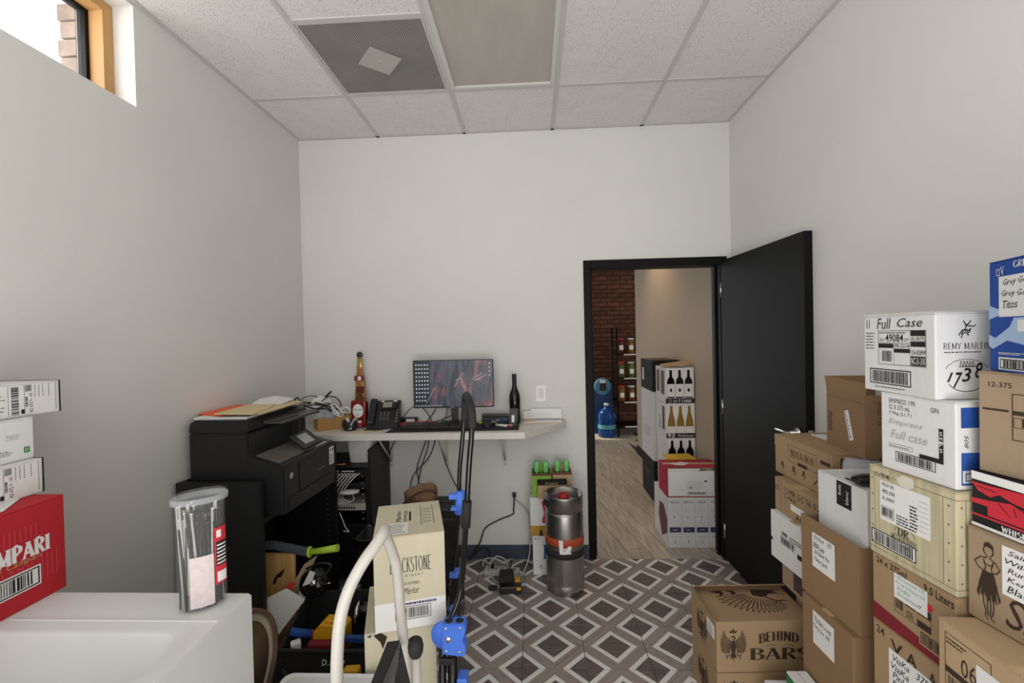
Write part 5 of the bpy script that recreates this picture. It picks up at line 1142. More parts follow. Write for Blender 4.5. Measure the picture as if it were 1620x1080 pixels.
rg=[rr(-.055,.055,-.035,.035,.02,0) if False else None]
for (a,b,z) in ((.062,.052,0),(.070,.060,.010),(.085,.072,.165),(.084,.071,.17)):
    pass
def ring(bm,a,b,r,z,n=5):
    out=[]
    for cx,cy,a0 in ((a-r,b-r,0),(-a+r,b-r,90),(-a+r,-b+r,180),(a-r,-b+r,270)):
        for i in range(n+1):
            t_=math.radians(a0+90*i/n);out.append(bm.verts.new((cx+r*math.cos(t_),cy+r*math.sin(t_),z)))
    return out
rs=[ring(bm,a,b,.025,z) for a,b,z in ((.066,.056,0),(.070,.060,.006),(.084,.072,.160),(.082,.070,.168))]
for a,b in zip(rs,rs[1:]):
    for i in range(len(a)): f=bm.faces.new((a[i],a[(i+1)%len(a)],b[(i+1)%len(b)],b[i]));f.smooth=True
bm.faces.new(rs[0][::-1]);bm.faces.new(rs[-1]);m.obj('router_body',WPLAS,rt_);boxo('status_light',(.03,-.0625,.03),(.034,-.0605,.038),PAPER,rt_)

# ------------------------------------------------------------------ under-desk objects
e=empty('waste_bin','black plastic waste bin on the floor below the network rack','bin',(-.93,2.56,0))
m=MB();bm=m.bm;rs=[ring(bm,a,b,.03,z) for a,b,z in ((.085,.075,0),(.12,.10,.40),(.125,.105,.405),(.125,.105,.42),(.117,.097,.42),(.08,.07,.01))]
for a,b in zip(rs,rs[1:]):
    for i in range(len(a)): f=bm.faces.new((a[i],a[(i+1)%len(a)],b[(i+1)%len(b)],b[i]));f.smooth=True
bm.faces.new(rs[0][::-1]);bm.faces.new(rs[-1]);m.obj('bin_body',BPLAS,e)
m=MB();bm=m.bm;rs=[ring(bm,a,b,.03,z) for a,b,z in ((.128,.108,.385),(.130,.110,.423),(.120,.10,.428),(.1175,.0975,.4215),(.1265,.1065,.3855))]
for a,b in zip(rs,rs[1:]+rs[:1]):
    for i in range(len(a)): bm.faces.new((a[i],a[(i+1)%len(a)],b[(i+1)%len(b)],b[i]))
m.obj('bin_rim',BGLOSS,e)
sh=empty('paper_shredder','black paper shredder standing behind the cream wine cases','shredder',(-.74,2.33,0))
boxo('shredder_bin',(.012,.012,0),(.318,.19,.55),mat('smoked_plastic','2a2a2b',.15,noise=.3,nscale=6),sh,.006);boxo('shredder_head',(0,0,.553),(.33,.20,.65),BPLAS,sh,.008);boxo('chrome_trim',(.002,-.0012,.592),(.328,-.0002,.596),CHROME,sh);boxo('feed_slot',(.05,.08,.6502),(.28,.095,.6515),INK,sh)
# brown leather pouch
e=empty('leather_pouch','crumpled brown leather pouch on top of the black shredder','pouch',(-.63,2.43,.652),.3)
mb=MB();bmesh.ops.create_icosphere(mb.bm,subdivisions=3,radius=1)
R=random.Random(8)
for q in mb.bm.verts:
    n_=mn.noise(q.co*1.6)*.3+mn.noise(q.co*4)*.12
    q.co=Vector((q.co.x*.095*(1+n_),q.co.y*.055*(1+n_),max(q.co.z*(1+n_),-.7)*.062+.0435))
for f in mb.bm.faces: f.smooth=True
mb.obj('pouch_body',mat('brown_leather','7a5c42',.65,noise=.3,nscale=10,bump=.3,bscale=30),e)
MB().tube([(-.08,-.03,.03),(-.03,-.062,.075),(.03,-.055,.08),(.075,-.03,.05)],.006,None,6,smooth=4).obj('pouch_flap_edge',mat('dark_leather','4c3626',.7),e)

# ------------------------------------------------------------------ keg
kg=empty('beer_keg','slim stainless steel beer keg with an orange and a black band on the tile floor','keg',(.172,2.735,0))
R_=.117
MB().lathe([(.100,0),(.108,0),(R_,.008),(R_,.055),(.113,.065),(R_,.075),(R_,.225)],None,40).obj('lower_shell',STEEL,kg)
MB().lathe([(R_,.225),(.1185,.226),(.1185,.272),(R_,.273)],None,40).obj('black_band',RUBBER,kg)
MB().lathe([(R_,.273),(R_+.003,.282),(R_,.290),(R_,.300)],None,40).obj('rolling_hoop',STEEL,kg)
MB().lathe([(R_,.300),(.1195,.301),(.1195,.345),(R_,.346)],None,40).obj('orange_band',mat('orange_rubber','b5482c',.6,noise=.15),kg)
MB().lathe([(R_,.346),(R_,.475),(.113,.487),(.108,.492),(.110,.497),(R_,.503),(R_,.580),(.1175,.588),(.114,.592),(.110,.588),(.110,.52),(.095,.545),(.05,.558),(0,.560)],None,40).obj('upper_shell',STEEL,kg)
MB().lathe([(.034,.556),(.034,.580),(.028,.585),(.018,.585),(.018,.578),(0,.578)],None,20).obj('valve_cap',mat('red_cap','b0232a',.35),kg)
m=MB()
for a in (200,): 
    a0=math.radians(a);m.box((-.035,-.003,-.016),(.035,.002,.016),None,.006,Matrix.Rotation(a0+PI/2,4,'Z')@Matrix.Translation((0,-.1168,.540)))
m.obj('handle_slot',INK,kg)
m=MB()
for a in (190,330,20): m.box((-.018,-.002,0),(.018,.001,.03),None,0,Matrix.Rotation(math.radians(a)+PI/2,4,'Z')@Matrix.Translation((0,-.107,.565))@Matrix.Rotation(.3,4,'Y'))
m.obj('torn_label',PAPER,kg)
def kp(a,z,r=.1203): a=math.radians(a);return (r*math.cos(a),r*math.sin(a),z)
m=MB()
for q in ([(252,.262),(262,.262),(262,.345),(250,.345)],[(262,.262),(286,.264),(280,.285),(262,.28)],[(268,.28),(284,.285),(286,.31),(276,.312)]): m.poly([kp(a,z,.1215) for a,z in q])
m.obj('torn_tape',PAPER,kg)

# ------------------------------------------------------------------ boxes and carriers left of keg
r,FL,FN,FT,FTN,FR=carton('white beer case with a blue initial on the floor behind the keg','',0,0,0,0,0,KRAFT) if False else carton('white beer case with a blue initial on the floor behind the keg',(-.027,2.875),0,.30,.19,0,.256,WCARD)
p=Print();p.serif(FN,'M',.070,.105,.16,.20,.22,.07,.07);p.text(FN,'30 LO',.012,.232,.05,.245,bold=.02);p.obj('lettering',mat('blue_ink','24508f',.6),r)
p=Print()
for k in range(9): a=k*.7;p.poly(FN,[(.05+.010*math.cos(a)*k/4,.05+.008*math.sin(a)*k/4),(.06+.010*math.cos(a)*k/4,.055+.008*math.sin(a)*k/4),(.055+.01*math.cos(a)*k/4,.064+.008*math.sin(a)*k/4)])
p.obj('hop_emblem',GOLD,r)
r,FL,FN,FT,FTN,FR=carton('white and amber case with a red cross mark, on the white beer case',(-.040,2.880),0,.26,.185,.2562,.250,WCARD)
p=Print();p.rect(FN,.0005,.0005,.2595,.066);p.obj('amber_field',mat('amber_field','b98a35',.7,noise=.3,nscale=20),r)
p=Print(.0010);p.poly(FN,[(.055,.001),(.064,.04),(.076,.04),(.085,.001)]);p.poly(FN,[(.13,.001),(.13,.06),(.2,.06),(.2,.001)]);p.obj('dark_figure',INKB,r)
p=Print();p.poly(FN,[(.075,.22),(.095,.235),(.11,.20),(.12,.17),(.135,.16),(.135,.13),(.12,.125),(.105,.09),(.09,.08),(.075,.09),(.092,.15)]);p.obj('red_mark',RED,r)
def carrier(label,x,y,z,wd,dark,front):
    e=empty('bottle_carrier',label,'carrier',(x,y,z))
    hgt=.150
    t_=.003
    boxo('carrier_front',(0,0,0),(wd,t_,hgt),front,e);boxo('carrier_back',(0,.13,0),(wd,.133,hgt),front,e)
    for xx in (0,wd-t_): boxo('carrier_side',(xx,t_,0),(xx+t_,.13,hgt),front,e)
    boxo('carrier_bottom',(t_,t_,0),(wd-t_,.13,t_),front,e);boxo('carrier_handle',(t_+.03,.065,t_),(wd-t_-.03,.068,hgt+.045),front,e);boxo('carrier_rim',(-.001,-.001,hgt-.014),(wd+.001,.0005,hgt),mat('carrier_red','6b3a30',.7),e)
    return e
GT=mat('green_carrier','7fae3c',.7)
c1=carrier('tan and green bottle carrier holding two green-capped bottles, left of the pair',-.022,2.90,.5066,.125,None,GT)
c2=carrier('tan bottle carrier holding two green-capped bottles, behind the keg top',.115,2.92,.5066,.125,None,KRAFTL)
for (bx,by,lb) in ((.010,2.935,'green-capped bottle, leftmost of the four in the carriers'),(.070,2.935,'green-capped bottle, second from left in the carriers'),(.148,2.955,'green-capped bottle, third from left in the carriers'),(.208,2.955,'green-capped bottle, rightmost of the four in the carriers')):
    e=bottle(lb,(bx,by,.5098),[(0,0),(.027,0),(.028,.003),(.028,.11),(.024,.135),(.0145,.155),(.013,.165),(0,.165)],[GGLASS],'beer_bottle','bottle','green-capped bottles')
    MB().lathe([(.0155,.145),(.0170,.170),(.0200,.175),(.0200,.212),(.016,.220),(0,.221)],None,16).obj('green_foil',GFOIL,e)
e=empty('snack_carton','tan carton with a black band leaning in front of the bottle carriers','box',(.012,2.884,.5066),.05)
boxo('carton',(0,-.03,0),(.19,.008,.115),KRAFTL,e,.002);boxo('black_band',(-.0008,-.0312,.088),(.1908,.0088,.1155),BLACKC,e)
Fc=Face((0,-.0312,0),(1,0,0),(0,0,1),(0,-1,0));Print(.0008).text(Fc,'Costena',.05,.093,.13,.109,shear=.3).obj('lettering',GOLD,e)

# power cords
cable('extension_cable','black power cord from the outlet down the back wall to the floor',[(-.150,3.074,.455),(-.150,3.055,.44),(-.156,3.06,.36),(-.165,3.07,.32),(-.26,3.075,.28),(-.36,3.075,.22),(-.40,3.06,.12),(-.47,3.03,.03),(-.56,2.98,.006)],.0045,BCABLE,7)
MB().box((-.163,3.050,.445),(-.137,3.0765,.475),None,.003).obj('plug',BPLAS,None,'black plug pushed into the wall outlet','plug')
cable('grey_cable','grey cord from the outlet sweeping down to the power strip',[(-.145,3.07,.425),(-.10,3.06,.39),(-.055,3.04,.33),(-.045,3.02,.20),(-.055,2.95,.08),(-.10,2.86,.012),(-.13,2.83,.03),(-.14,2.83,.05)],.0045,mat('grey_cable','b4b2ad',.5),7)
cable('white_loop_cable','pale cord coiled in loops over the power strip on the floor',[(-.36,2.90,.045),(-.35,2.90,.09),(-.28,2.89,.10),(-.20,2.88,.07),(-.17,2.87,.075),(-.26,2.90,.11),(-.31,2.87,.07),(-.29,2.80,.02),(-.23,2.76,.006),(-.19,2.78,.006)],.0045,MATS['grey_cable'],7)
st=empty('power_strip','grey-white power strip lying on the tile floor under the outlet','power strip',(-.235,2.885,0),-.12)
boxo('strip_body',(-.115,-.035,.0),(.115,.035,.035),mat('strip_grey','c3c1ba',.5,noise=.1,nscale=30),st,.006)
m=MB()
for k in range(5): m.box((-.09+k*.04,-.015,.0352),(-.065+k*.04,.015,.037))
m.obj('socket',mat('socket_grey','8f8d88',.6),st)
MB().box((-.085,-.012,.0372),(-.05,.014,.06),None,.003).obj('plug',BPLAS,st)
ch=empty('battery_charger','black and yellow power tool battery charger on the tile floor','charger',(-.165,2.715,0),.12)
boxo('charger_base',(-.075,-.06,0),(.062,.05,.045),BPLAS,ch,.008);boxo('battery',(-.068,-.02,.0452),(.02,.075,.088),RUBBER,ch,.008);boxo('yellow_sticker',(.0235,-.012,.0452),(.058,.045,.050),YEL,ch,.001);boxo('yellow_band',(.030,-.0612,.022),(.056,-.0602,.040),YEL,ch)
MB().box((-.14,-.01,0),(-.085,.02,.022),None,.005).obj('charger_foot',RUBBER,ch)
cable('charger_cable','short black cord rising from the battery charger to the strip',[(-.17,2.795,.075),(-.18,2.82,.10),(-.165,2.845,.11),(-.17,2.87,.06)],.004,BCABLE)
cable('strip_cable','black cord with a white tip curling left of the power strip',[(-.47,3.02,.02),(-.42,3.03,.07),(-.37,3.04,.10),(-.335,3.03,.085),(-.33,3.0,.06),(-.33,2.93,.055)],.0045,BCABLE)

# ------------------------------------------------------------------ folding hand truck
ht=empty('hand_truck','folded black tubular hand truck with bright blue plastic joints in front of the desk','hand truck',(0,0,0))
far=[(-.277,1.75,1.259),(-.290,1.75,1.145),(-.303,1.75,1.031),(-.308,1.75,.93),(-.322,1.75,.764),(-.341,1.75,.636),(-.36,1.73,.56)]
near=[(-.211,1.50,1.292),(-.214,1.50,1.25),(-.218,1.50,1.205),(-.227,1.50,1.119),(-.239,1.50,.966),(-.248,1.50,.857),(-.260,1.50,.736),(-.272,1.49,.671),(-.309,1.46,.592)]
MB().tube(far,.0088,None,12,smooth=3).obj('handle_tube',BGLOSS,ht);MB().tube(near,.0096,None,12,smooth=3).obj('handle_tube',BGLOSS,ht)
MB().tube([(-.278,1.75,1.235),(-.274,1.75,1.29),(-.270,1.735,1.325),(-.258,1.69,1.343),(-.240,1.60,1.345),(-.224,1.535,1.335),(-.213,1.505,1.305),(-.212,1.50,1.255)],.0145,None,14,smooth=5).obj('grip',RUBBER,ht)
MB().tube([(-.298,1.74,.955),(-.309,1.74,.865)],.017,None,12).obj('blue_clamp',HTBLUE,ht)
MB().box((-.345,1.725,.925),(-.30,1.755,.945),None,.003).obj('blue_hook',HTBLUE,ht);MB().box((-.338,1.725,.88),(-.30,1.755,.893),None,.003).obj('blue_hook',HTBLUE,ht)
MB().tube([(-.236,1.50,1.005),(-.243,1.50,.915)],.0165,None,12).obj('coupling',RUBBER,ht)
MB().box((-.350,1.722,.612),(-.315,1.775,.632),None,.004).obj('blue_bracket',HTBLUE,ht)
bk=MB();bk.poly([(-.318,1.425,.525),(-.250,1.425,.518),(-.240,1.425,.535),(-.243,1.425,.558),(-.252,1.425,.572),(-.245,1.425,.588),(-.238,1.425,.605),(-.243,1.425,.626),(-.318,1.425,.624)],None,.045,(0,1,0))
bmesh.ops.bevel(bk.bm,geom=list(bk.bm.edges),offset=.003,segments=2,affect='EDGES');bk.obj('blue_joint_block',HTBLUE,ht)
MB().lathe([(0,0),(.045,0),(.048,.004),(.045,.012),(0,.012)],None,24,M=Matrix.Translation((-.312,1.452,.577))@Matrix.Rotation(PI/2,4,'X')).obj('blue_dial',HTBLUE,ht)
m=MB()
for x,z,r_ in ((-.305,.612,.004),(-.258,.614,.004),(-.298,.575,.008),(-.305,.537,.004),(-.262,.535,.004)): m.lathe([(0,.003),(r_,.003),(r_*1.3,0)],None,10,M=Matrix.Translation((x,1.4245,z))@Matrix.Rotation(PI/2,4,'X'))
m.obj('bolt',CHROME,ht)
m=MB()
for x in (-.298,-.262): m.lathe([(0,.0012),(.013,.0012),(.014,0)],None,14,c=(x,1.447,.6255))
m.obj('tube_end',INK,ht)
MB().tube([(-.290,1.455,.522),(-.300,1.455,.06)],.0155,None,12).obj('frame_post',BGLOSS,ht);MB().tube([(-.325,1.462,.56),(-.335,1.462,.06)],.0125,None,12).obj('frame_post',BGLOSS,ht)
for z in (.50,.30): MB().box((-.372 if 0 else -.330,1.425,z-.01),(-.285,1.44,z+.01),None,.003).obj('cross_bar',BPLAS,ht)
boxo('blue_foot_joint',(-.275,1.43,.36),(-.240,1.48,.44),HTBLUE,ht,.006)
MB().lathe([(0,-.012),(.05,-.012),(.06,-.008),(.06,.008),(.05,.012),(0,.012)],None,24,M=Matrix.Translation((-.27,1.43,.06))@Matrix.Rotation(PI/2,4,'Y')).obj('wheel',RUBBER,ht)
MB().lathe([(0,-.012),(.05,-.012),(.06,-.008),(.06,.008),(.05,.012),(0,.012)],None,24,M=Matrix.Translation((-.345,1.40,.06))@Matrix.Rotation(PI/2,4,'Y')).obj('wheel',RUBBER,ht)
for pz in ((-.385,1.76,.56),):
    pass
MB().tube([(-.36,1.73,.56),(-.372,1.735,.508)],.0125,None,10).obj('frame_post',BGLOSS,ht)
m=MB()
for z in (.575,.545): m.lathe([(0,-.01),(.014,-.01),(.016,0),(.014,.01),(0,.01)],None,16,M=Matrix.Translation((-.312,1.585,z))@Matrix.Rotation(PI/2,4,'X'))
m.obj('blue_knob',HTBLUE,ht)
MB().tube([(-.309,1.47,.592),(-.337,1.60,.56),(-.36,1.72,.55)],.008,None,8).obj('link_bar',BGLOSS,ht)

# ------------------------------------------------------------------ step ladder with white tube rail
sl_=empty('step_ladder','step stool with a white tubular hand loop and a black ribbed tread in the foreground','ladder',(0,0,0))
MB().tube([(-.43,.86,0),(-.428,.88,.5),(-.425,.895,.80),(-.424,.90,.90),(-.418,.905,.975),(-.402,.915,1.035),(-.376,.93,1.085),(-.352,.955,1.118),(-.345,.975,1.131),(-.350,.998,1.128),(-.365,1.05,1.09),(-.362,1.085,1.03),(-.357,1.10,.98),(-.351,1.10,.885),(-.345,1.10,.80),(-.341,1.10,.72),(-.337,1.10,.5),(-.333,1.10,.25),(-.33,1.10,.0)],.0128,None,14,smooth=4).obj('hand_rail',WMET,sl_)
for k,(zz,dx) in enumerate(((.82,0),)):
    tr=MB();T_=[(-.342,1.068),(-.372,1.060),(-.366,.935),(-.345,.66),(-.235,.66),(-.262,.90)]
    tr.poly([(x,y,zz-.03) for x,y in T_],None,.026,(0,0,1));tr.obj('tread',BPLAS,sl_)
    m=MB()
    for i in range(9):
        xa,xb=-.338+.0035*i*.3,-.338+i*.010
        y_far=1.062-.016*i;y_far=max(.9,y_far)
        m.tube([(-.341+i*.0005+ (0.0028*i),1.060-.014*i,zz+.0005),(-.332+i*.011,.67,zz+.0005)],.0026,None,6)
    m.obj('tread_ribs',mat('rib_sheen','6c6c6e',.35),sl_)  # ribs coloured paler than the tread to paint their sheen
    m=MB();m.poly([(-.3725,1.0605,zz-.028),(-.366,.935,zz-.028),(-.350,.66,zz-.028),(-.335,.66,zz-.028),(-.3405,.94,zz-.028),(-.344,1.067,zz-.028)],None,.031,(0,0,1));m.obj('tread_edge',RUBBER,sl_)
MB().tube([(-.318,1.115,.765),(-.305,1.10,0)],.0125,None,12).obj('rear_leg',WMET,sl_)
MB().lathe([(0,.028),(.012,.027),(.020,.018),(.0215,.004),(.019,-.012),(.015,-.022),(0,-.022)],None,20,M=Matrix.Translation((-.318,1.112,.772))@Matrix.Rotation(.25,4,'X')).obj('rubber_knob',RUBBER,sl_)
MB().tube([(-.368,.93,.795),(-.44,.93,.725),(-.60,.90,.60)],.0035,None,8).obj('brace_rod',BGLOSS,sl_)
m=MB();m.box((-.43,.64,.40),(-.235,.86,.425),None,.004);m.obj('lower_tread',BPLAS,sl_)

# ------------------------------------------------------------------ clutter by the bookcase
cb=empty('cutting_board','bamboo cutting board with a dark painted mark leaning in the bookcase','cutting board',(-1.205,2.0,0))
MB().box((-.105,0,.072),(.062,.018,.565),None,.003,Matrix.Rotation(-.03,4,'X')).obj('board',BAMBOO,cb)
Fb=Face((-.105,.0,.07),(1,0,0),(0,.03,1),(0,-1,0))
p=Print(.002);p.poly(Fb,[(.066,.37),(.085,.40),(.125,.43),(.115,.405),(.105,.39),(.09,.385),(.075,.355),(.066,.352)]);p.obj('dark_mark',INK,cb)
mc=empty('green_handled_tool','grey flat tool with a lime green grip lying above the cutting board','tool',(0,0,0))
MB().tube([(-1.065,2.02,.572),(-1.00,2.01,.585),(-.925,2.0,.601)],[.013,.0145,.0165],None,14).obj('grip',LIME,mc)
MB().lathe([(.012,-.004),(.026,-.003),(.026,.003),(.012,.004)],None,18,M=Matrix.Translation((-1.068,2.02,.572))@Matrix.Rotation(PI/2-.15,4,'Y')).obj('guard',LIME,mc)
mat('tool_grey','4a4d52',.4)
MB().box((-.09,-.012,-.018),(.09,.012,.018),None,.004,Matrix.Translation((-1.16,2.022,.588))@Matrix.Rotation(.20,4,'Y')).obj('shaft',MATS['tool_grey'],mc)
MB().box((-.06,-.012,-.016),(.03,.012,.020),None,.004,Matrix.Translation((-1.27,2.022,.602))).obj('shaft_end',MATS['tool_grey'],mc)
def leaf(name,label,pts,m,cat,thick=.004):
    mb=MB();mb.poly(pts,None,thick,(.2,-1,.2));return mb.obj(name,m,None,label,cat)
leaf('paperback_book','beige paperback book wedged right of the cutting board',[(-1.135,1.99,.44),(-1.075,1.985,.535),(-1.03,2.02,.56),(-1.085,2.03,.46),(-1.135,2.03,.36)],mat('book_beige','c6b189',.7),'book',.012)
leaf('white_booklet','thin white booklet beside the beige book',[(-1.125,1.955,.345),(-1.035,1.955,.52),(-1.015,1.965,.505),(-1.09,1.965,.335)],PAPER,'booklet',.006)
leaf('large_sheet','large white sheet sliding down in front of the cutting board',[(-1.275,1.925,.385),(-1.13,1.925,.455),(-1.045,1.925,.405),(-1.18,1.925,.235),(-1.255,1.925,.245)],PAPER,'paper',.003)
leaf('yellow_folder','pale yellow folder corner under the large white sheet',[(-1.275,1.94,.33),(-1.17,1.94,.26),(-1.235,1.94,.205),(-1.275,1.94,.225)],mat('pale_yellow','d8d0a0',.7),'folder',.003)
leaf('red_booklet','small red card behind the large white sheet',[(-1.155,1.945,.44),(-1.115,1.945,.475),(-1.095,1.945,.468),(-1.12,1.945,.44)],RED,'card',.003)
e=empty('tape_reel','black cord reel with a silver hub lying beside the papers','reel',(-1.03,1.98,.45),.2)
MB().lathe([(0,-.02),(.060,-.02),(.062,-.014),(.05,-.010),(.05,.010),(.062,.014),(.060,.02),(0,.02)],None,28,M=Matrix.Rotation(1.1,4,'X')).obj('reel_body',BGLOSS,e);MB().lathe([(0,.0265),(.014,.026),(.016,.0205),(0,.0205)],None,16,M=Matrix.Rotation(1.1,4,'X')).obj('hub',CHROME,e)
cable('black_plug_cable','black cord with a metal-pronged plug hanging over the reel',[(-1.05,1.95,.53),(-.98,1.94,.56),(-.93,1.94,.55),(-.96,1.93,.51),(-1.0,1.93,.50),(-.97,1.93,.475),(-.95,1.93,.47)],.005,BCABLE)
MB().tube([(-.95,1.93,.472),(-.93,1.93,.478)],.004,None,6).obj('plug_prong',CHROME,None,'silver plug tip at the end of the black cord','plug')
# tool bag
tb=empty('tool_bag','open black canvas tool bag packed with tools on the floor by the cream cases','bag',(0,0,0))
x0,x1,y0,y1=-1.10,-.69,1.72,2.04
m=MB()
def wallq(a,b,c_,d,t_=.012,n=(0,1,0)): m.poly([a,b,c_,d],None,t_,n)
wallq((x0,y0,0),(x1,y0,0),(x1-.01,y0+.03,.305),(x0+.02,y0+.03,.290),.012,(0,1,0));wallq((x0,y1,0),(x1,y1,0),(x1-.02,y1-.02,.40),(x0+.02,y1-.02,.39),.012,(0,-1,0))
wallq((x0,y0+.012,0),(x0,y1-.012,0),(x0+.02,y1-.03,.385),(x0+.02,y0+.04,.29),.012,(1,0,0));wallq((x1,y0+.012,0),(x1,y1-.012,0),(x1-.015,y1-.03,.395),(x1-.01,y0+.04,.30),.012,(-1,0,0))
m.box((x0+.012,y0+.012,0),(x1-.012,y1-.012,.01))
m.obj('bag_body',mat('black_canvas','222122',.85,noise=.25,nscale=12,bump=.4,bscale=90),tb)
boxo('pocket_layer',(x0+.02,y0-.004,.05),(x1-.02,y0+.002,.18),MATS['black_canvas'],tb,.002)
boxo('zip_band',(x0+.02,y0+.022,.292),(x1-.01,y0+.034,.306),RUBBER,tb,.003)
MB().tube([(x0+.05,y0+.02,.23),(x0+.12,y0-.01,.205),(x1-.12,y0-.01,.205),(x1-.05,y0+.02,.23)],.008,None,8,smooth=5).obj('bag_handle',RUBBER,tb)
Fg=Face((x0,y0,0),(1,0,0),(0,.098,1),(0,-1,0));Print(.004).text(Fg,'D.PRO',.215,.245,.31,.27,shear=.2,bold=.02,sp=1.2).obj('lettering',PAPER,tb)
boxo('inner_tray',(x0+.03,y0+.05,.185),(x1-.03,y1-.05,.195),INK,tb)
e=empty('laser_level','yellow plastic laser tool standing in the tool bag','tool',(-.965,1.83,.2055),-.1)
MB().poly([(0,0,.0),(.125,0,0),(.135,0,.03),(.135,0,.13),(.12,0,.145),(.03,0,.145),(.005,0,.12),(-.005,0,.05)],None,.08,(0,1,0)).obj('tool_body',YEL,e);boxo('grey_panel',(.05,-.0012,.02),(.12,-.0002,.085),mat('tan_panel','b5a68c',.6),e,);boxo('top_ridge',(.04,.02,.1452),(.10,.06,.155),YEL,e,.003)
e=empty('screwdriver','blue and red screwdriver handle in the tool bag left of the yellow tool','tool',(-1.035,1.84,.295),.5)
MB().tube([(-.03,0,.03),(.05,0,-.005)],[.016,.018],BLUE,14).obj('handle',BLUE,e);MB().tube([(.051,0,-.005),(.08,0,-.015)],[.017,.012],None,14).obj('red_collar',RED,e)
e=empty('cardboard_packet','small dark red packet in front of the yellow tool','packet',(-.965,1.780,.196),.05);boxo('packet_body',(0,0,0),(.16,.035,.105),DKRED,e,.003);Print(.001).lines(Face((0,0,0),(1,0,0),(0,0,1),(0,-1,0)),.06,.05,.14,.09,2,3,.4).obj('lettering',GOLD,e)
e=empty('white_plug_cluster','white plug with a short white cord in the tool bag','plug',(-1.03,1.81,.20),.6);boxo('plug_body',(-.02,-.018,.04),(.02,.018,.095),PAPER,e,.006);MB().tube([(0,0,.04),(.0,-.02,.02),(.03,-.03,.015),(.045,-.01,.035),(.02,.01,.03),(-.02,-.02,.03)],.004,None,6,smooth=5).obj('cord',WCABLE,e)
e=empty('black_canister','black cylindrical container lying at the right of the tool bag','canister',(-.81,1.93,.345),.15);MB().lathe([(0,0),(.042,0),(.045,.004),(.045,.10),(.040,.105),(0,.105)],None,24,M=Matrix.Rotation(PI/2,4,'Y')).obj('can_body',BGLOSS,e);MB().lathe([(.0455,-.004),(.047,-.004),(.047,.012),(.0455,.012)],None,24,M=Matrix.Rotation(PI/2,4,'Y')).obj('silver_ring',CHROME,e)
e=empty('spirit_level','long blue spirit level laid across the tool bag','level',(-.865,1.79,.306),-.05);boxo('level_body',(0,0,0),(.20,.025,.022),mat('dark_blue','243f80',.4),e,.003);boxo('end_cap',(.2002,0,0),(.208,.025,.022),RED,e,.002)
e=empty('tape_measure','yellow tape measure tucked at the front right of the tool bag','tool',(-.72,1.695,.215),.1);boxo('tape_body',(-.05,-.025,0),(.015,.015,.065),YEL,e,.010);MB().lathe([(0,0),(.012,0),(.012,.002),(0,.002)],None,14,M=Matrix.Translation((-.018,-.0255,.033))@Matrix.Rotation(PI/2,4,'X')).obj('centre_disc',INK,e)
# base under tape measure: white storage bin with lid
e=empty('storage_bin','pale grey plastic storage bin with lid at the bottom edge before the tool bag','bin',(-.850,1.135,.040))
boxo('bin_foot',(.03,.04,-.040),(.34,.28,.0),mat('bin_grey','c9cbce',.4),e,.004)
m=MB();bm=m.bm;rs=[ring(bm,a,b,.03,z) for a,b,z in ((.17,.13,0),(.185,.145,.38),(.188,.148,.385))]
for a,b in zip(rs,rs[1:]):
    for i in range(len(a)): bm.faces.new((a[i],a[(i+1)%len(a)],b[(i+1)%len(b)],b[i]))
bm.faces.new(rs[0][::-1]);bm.faces.new(rs[-1]);o=m.obj('bin_body',mat('bin_grey','c9cbce',.4),e);o.location=(.185,.160,0)
m=MB();bm=m.bm;rs=[ring(bm,a,b,.03,z) for a,b,z in ((.192,.152,.3855),(.194,.154,.400),(.190,.150,.404),(.178,.138,.400))]
for a,b in zip(rs,rs[1:]):
    for i in range(len(a)): bm.faces.new((a[i],a[(i+1)%len(a)],b[(i+1)%len(b)],b[i]))
bm.faces.new(rs[0][::-1]);bm.faces.new(rs[-1]);o=m.obj('bin_lid',mat('lid_grey','d6d7d9',.35),e);o.location=(.185,.160,0)
# wooden hoop
hp=empty('wooden_disc','round brown wooden drum head with a pale ring standing behind the sink','drum',(-.905,1.155,.49),0)
MH=Matrix.Rotation(math.radians(88),4,'Z')@Matrix.Rotation(PI/2,4,'X')@Matrix.Scale(.8,4)
hp.location=(-.958,1.335,.497);
MB().lathe([(.235,-.018),(.25,-.018),(.252,0),(.25,.018),(.235,.018),(.235,-.018)],None,48,M=MH).obj('outer_hoop',mat('brown_wood','6a5140',.6,noise=.3,nscale=10),hp)
MB().lathe([(.205,-.006),(.2349,-.006),(.2349,.008),(.205,.008),(.205,-.006)],None,48,M=MH).obj('pale_ring',mat('pale_ring','a99d8c',.6,noise=.2,nscale=10),hp)
MB().lathe([(0,-.004),(.2049,-.004),(.2049,.004),(0,.004)],None,48,M=MH).obj('disc_face',MATS['brown_wood'],hp)

# ------------------------------------------------------------------ in the hall
r,FL,FN,FT,FTN,FR=carton('white VELLA wine box row of four slim cartons on the hall floor by the door','',0,0,0,0,0,KRAFT) if False else carton('white wine case of slim VELLA cartons on the hall floor',(.958,3.245),.0,.388,.36,0,.368,WCARD)
p=Print();q=Print(.0008);s_=Print(.0004)
for k in range(4):
    u=.097*k
    s_.rect(FN,u-.0008,0.001,u+.0008,.366)
    p.serif(FN,'VELLA',u+.016,.325,u+.080,.343,.18,.07,.05);p.quad(FN,[(u+.045+.006*math.cos(i*PI/3),.225+.004*math.sin(i*PI/3)) for i in range(6)]);p.lines(FN,u+.025,.077,u+.065,.082,1,k,.5);p.text(FN,'2',u+.042,.035,u+.054,.055)
    q.rect(FN,u+.010,.112,u+.092,.150)
p.obj('lettering',INK,r);q.obj('purple_band',NAVY,r);s_.obj('carton_seam',GREYP,r);p=Print(.0011)
for k in range(4): p.lines(FN,.097*k+.035,.128,.097*k+.065,.134,1,k,.8)
p.obj('band_print',PAPER,r)
